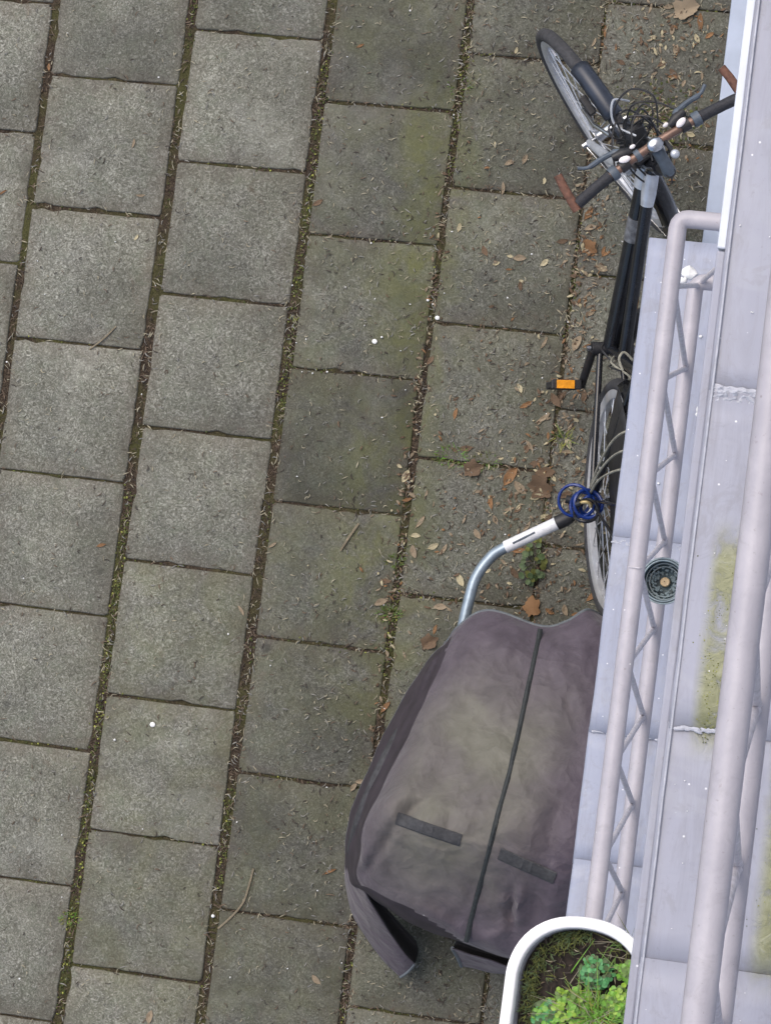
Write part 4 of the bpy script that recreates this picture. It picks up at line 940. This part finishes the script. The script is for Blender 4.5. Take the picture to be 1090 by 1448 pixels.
for sg in (-1, 1):
    b = MB(); b.xf = lambda p: T @ p
    b.tube(crom([(sg * .2, .40, .33), (sg * .2, .22, .44), (sg * .2, .02, .62), (sg * .2, -.16, .70), (sg * .2, -.30, .58), (sg * .2, -.36, .36)], 5), .012, 10); TP(b, 'frame_hoop', M['armg'])

# ---- cover
def surf(Cg, nu, nv):
    cols_ = [crom([Vector(p) for p in row], nv) for row in Cg]
    m = len(cols_[0]); out = []
    per = [crom([cols_[i][j] for i in range(len(cols_))], nu) for j in range(m)]
    return [[per[j][i] for j in range(m)] for i in range(len(per[0]))]
NU = NV = 12
sf = surf(COVER, NU, NV)
CREASES = [(-1.27, -.27, -1.345, -.345, .016, -.022), (-1.345, -.335, -1.41, -.455, .016, -.030), (-1.385, -.42, -1.46, -.52, .014, -.022),
           (-1.30, -.22, -1.42, -.36, .030, .020), (-1.42, -.30, -1.49, -.46, .026, .022), (-1.33, -.36, -1.20, -.33, .03, .008),
           (-1.00, -.47, -1.01, -.60, .011, .026), (-1.025, -.46, -1.03, -.62, .012, -.026), (-1.02, -.58, -1.10, -.64, .012, .018), (-1.09, -.54, -1.00, -.50, .010, .012), (-.96, -.45, -.97, -.62, .016, -.016),
           (-.93, .06, -1.02, .13, .012, .014), (-.92, -.02, -.98, .05, .010, -.014), (-.95, .10, -.90, .0, .010, .012), (-1.02, .02, -.95, -.06, .014, .008),
           (-1.345, .17, -1.375, .0, .010, -.018), (-1.36, .16, -1.40, -.02, .010, .018), (-1.29, .20, -1.12, .13, .03, .012), (-1.22, .18, -1.10, .06, .02, -.008),
           (-1.15, -.20, -1.33, -.12, .05, .008), (-1.05, -.30, -.93, -.22, .03, .010), (-1.38, -.55, -1.18, -.60, .02, .010)]
def crease(x, y):
    z = .010 * mnoise.noise((x * 7, y * 5, 3)) + .005 * mnoise.noise((x * 17 + 2, y * 11, 8))
    r1 = 1 - abs(mnoise.noise((x * 6 + 3 + .5 * y, y * 9, 1.5))); z += .005 * max(0, r1 - .82) / .18
    r2 = 1 - abs(mnoise.noise((x * 13 + 9, y * 6 + 2, 4.5))); z -= .004 * max(0, r2 - .86) / .14
    def line(ax, ay, bx, by, w, h):
        d = Vector((bx - ax, by - ay)); q = Vector((x - ax, y - ay)); t = max(0, min(1, q.dot(d) / d.length_squared)); dist = (q - d * t).length
        return h * math.exp(-(dist / w) ** 2) * math.sin(math.pi * min(1, max(.05, t)))
    for (ax, ay, bx, by, w, hh) in CREASES: z += line(ax, ay, bx, by, w, hh)
    return z
for i, r in enumerate(sf):
    for j, p in enumerate(r):
        e = min(1, i / 10) ; r[j] = Vector((p.x + .006 * mnoise.noise((p.y * 12, p.z * 9, 3)), p.y + .004 * mnoise.noise((p.x * 14, p.z * 9, 6)), p.z + crease(p.x, p.y) * (.4 + .6 * e)))
cv = root('trailer_cover', 'weathered brown olive tarpaulin cover with a lengthwise zip over the trailer', 'cover', (-1.2, -.26, .2))
def CP(o): return P0(o, cv)
b = MB(); b.grid(sf); nj = len(sf[0]) - 1
b.mi = [1 if (q % nj < 1.75 * NV + int(2 * mnoise.noise((q // nj * .15, 0, 0))) and q // nj > 4) or (q // nj >= 6.62 * NU and q % nj < 4 * NV - .8 * (q // nj - 7.4 * NU) ** 2 * .2) else 0 for q in range(len(b.f))]  # darker faces: painted shade along left side and rear lower edge
o = b.build('cover_sheet', [M['cover'], M['cover_shaded']], None, ang=80); solid(o, .003); CP(o)
fa = surf(FLAP_A, 6, 6); fb = surf(FLAP_B, 6, 6)
for f_ in (fa, fb):
    for r in f_:
        for j, p in enumerate(r): r[j] = p + Vector((.006 * mnoise.noise((p.y * 14, p.z * 8, 1)), .006 * mnoise.noise((p.x * 14, p.z * 8, 5)), 0))
b = MB(); b.grid(fa); o = b.build('side_flap', M['cover'], None, ang=80); solid(o, .003); CP(o)
b = MB(); b.grid(fb); o = b.build('rear_flap', M['cover'], None, ang=80); solid(o, .003); CP(o)
def gap_shade(e0, e1, name):  # added dark sheet, stands in for the shaded gap between flap and cover
    b = MB(); n = 10; rows = []
    for a_, c_ in zip(e0, e1):
        rows.append([Vector(a_) * (1 - k / n) + Vector(c_) * (k / n) - Vector((0, 0, .05 * math.sin(math.pi * k / n))) for k in range(n + 1)])
    b.grid(rows); o = b.build(name, M['gap_shade'], None); solid(o, .002); CP(o)
ea = [r[-1] for r in fa]; nA = len(ea)
q0, q1, q2 = Vector(COVER[8][0]), Vector(COVER[8][2]), Vector(LINE_TIP)
gap_shade(ea, [(q0.lerp(q1, i / (nA * .45)) if i < nA * .45 else q1.lerp(q2, (i - nA * .45) / (nA * .55))) for i in range(nA)], 'gap_shade_sheet')
eb = [r[0] for r in fb]; s8 = sf[-1]; nB = len(eb)
gap_shade(eb, [s8[int((3.8 + 2.0 * i / (nB - 1)) * NV)] - Vector((0, 0, .01)) for i in range(nB)], 'gap_shade_sheet')
def binding(pts, r=.0042): b = MB(); b.tube(pts, r, 6); CP(b.build('hem_binding', M['hem'], None))
binding([p + Vector((0, .001, 0)) for p in sf[0]])
binding([r[0] for r in sf[:5 * NU]], .0022)
binding([r[-1] for r in fa[::1]][-14:] if 0 else list(fa[-1]), .005)
binding(list(fb[0]), .006)
zc = 4 * NV
b = MB(); rows = []
for i in range(2, len(sf) - NU + 2):
    lo_, hi_ = max(0, i - 7), min(len(sf) - NU + 2, i + 8); p = sum((sf[k][zc] for k in range(lo_, hi_)), Vector()) / (hi_ - lo_); p.y = sf[i][zc].y; p.z = max(p.z, sf[i][zc].z); q = sf[i][zc + 1] - sf[i][zc - 1]; q.normalize(); n = Vector((0, 0, .005)); wv = .0052 + .0006 * mnoise.noise((i * .7, 0, 0))
    rows.append([p - q * (wv + .002) + Vector((0, 0, .001)), p - q * wv + n, p + n * 1.5, p + q * wv + n, p + q * (wv + .002) + Vector((0, 0, .001))])
b.grid(rows); CP(b.build('zip', M['zip'], None))
from mathutils.bvhtree import BVHTree
mb = MB(); mb.grid(sf[3 * NU:6 * NU]); bvh = BVHTree.FromPolygons(mb.v, mb.f)
def at_xy(x, y):
    hit = bvh.ray_cast(Vector((x, y, 3)), Vector((0, 0, -1)))[0]
    return hit.z if hit else .78
for (x0, y0), (x1, y1), w in (((-1.352, -.336), (-1.170, -.372), .036), ((-1.066, -.392), (-.912, -.440), .036)):
    b = MB(); rows = []
    d = Vector((x1 - x0, y1 - y0)).normalized(); nrm = Vector((-d.y, d.x)); ks = 40
    for k in range(ks + 1):
        t = k / ks; r = []
        for s in (-1, -.9, 0, .9, 1):
            x, y = x0 + (x1 - x0) * t + nrm.x * w / 2 * s, y0 + (y1 - y0) * t + nrm.y * w / 2 * s
            zz = at_xy(x, y) + (.007 if abs(s) < .95 else .002) + (.003 if k in (17, 23) and abs(s) < .95 else 0)
            r.append((x, y, zz))
        rows.append(r)
    b.grid(rows); o = b.build('strap', M['strap'], None); m = o.modifiers.new('smooth', 'SMOOTH'); m.iterations = 3; CP(o)
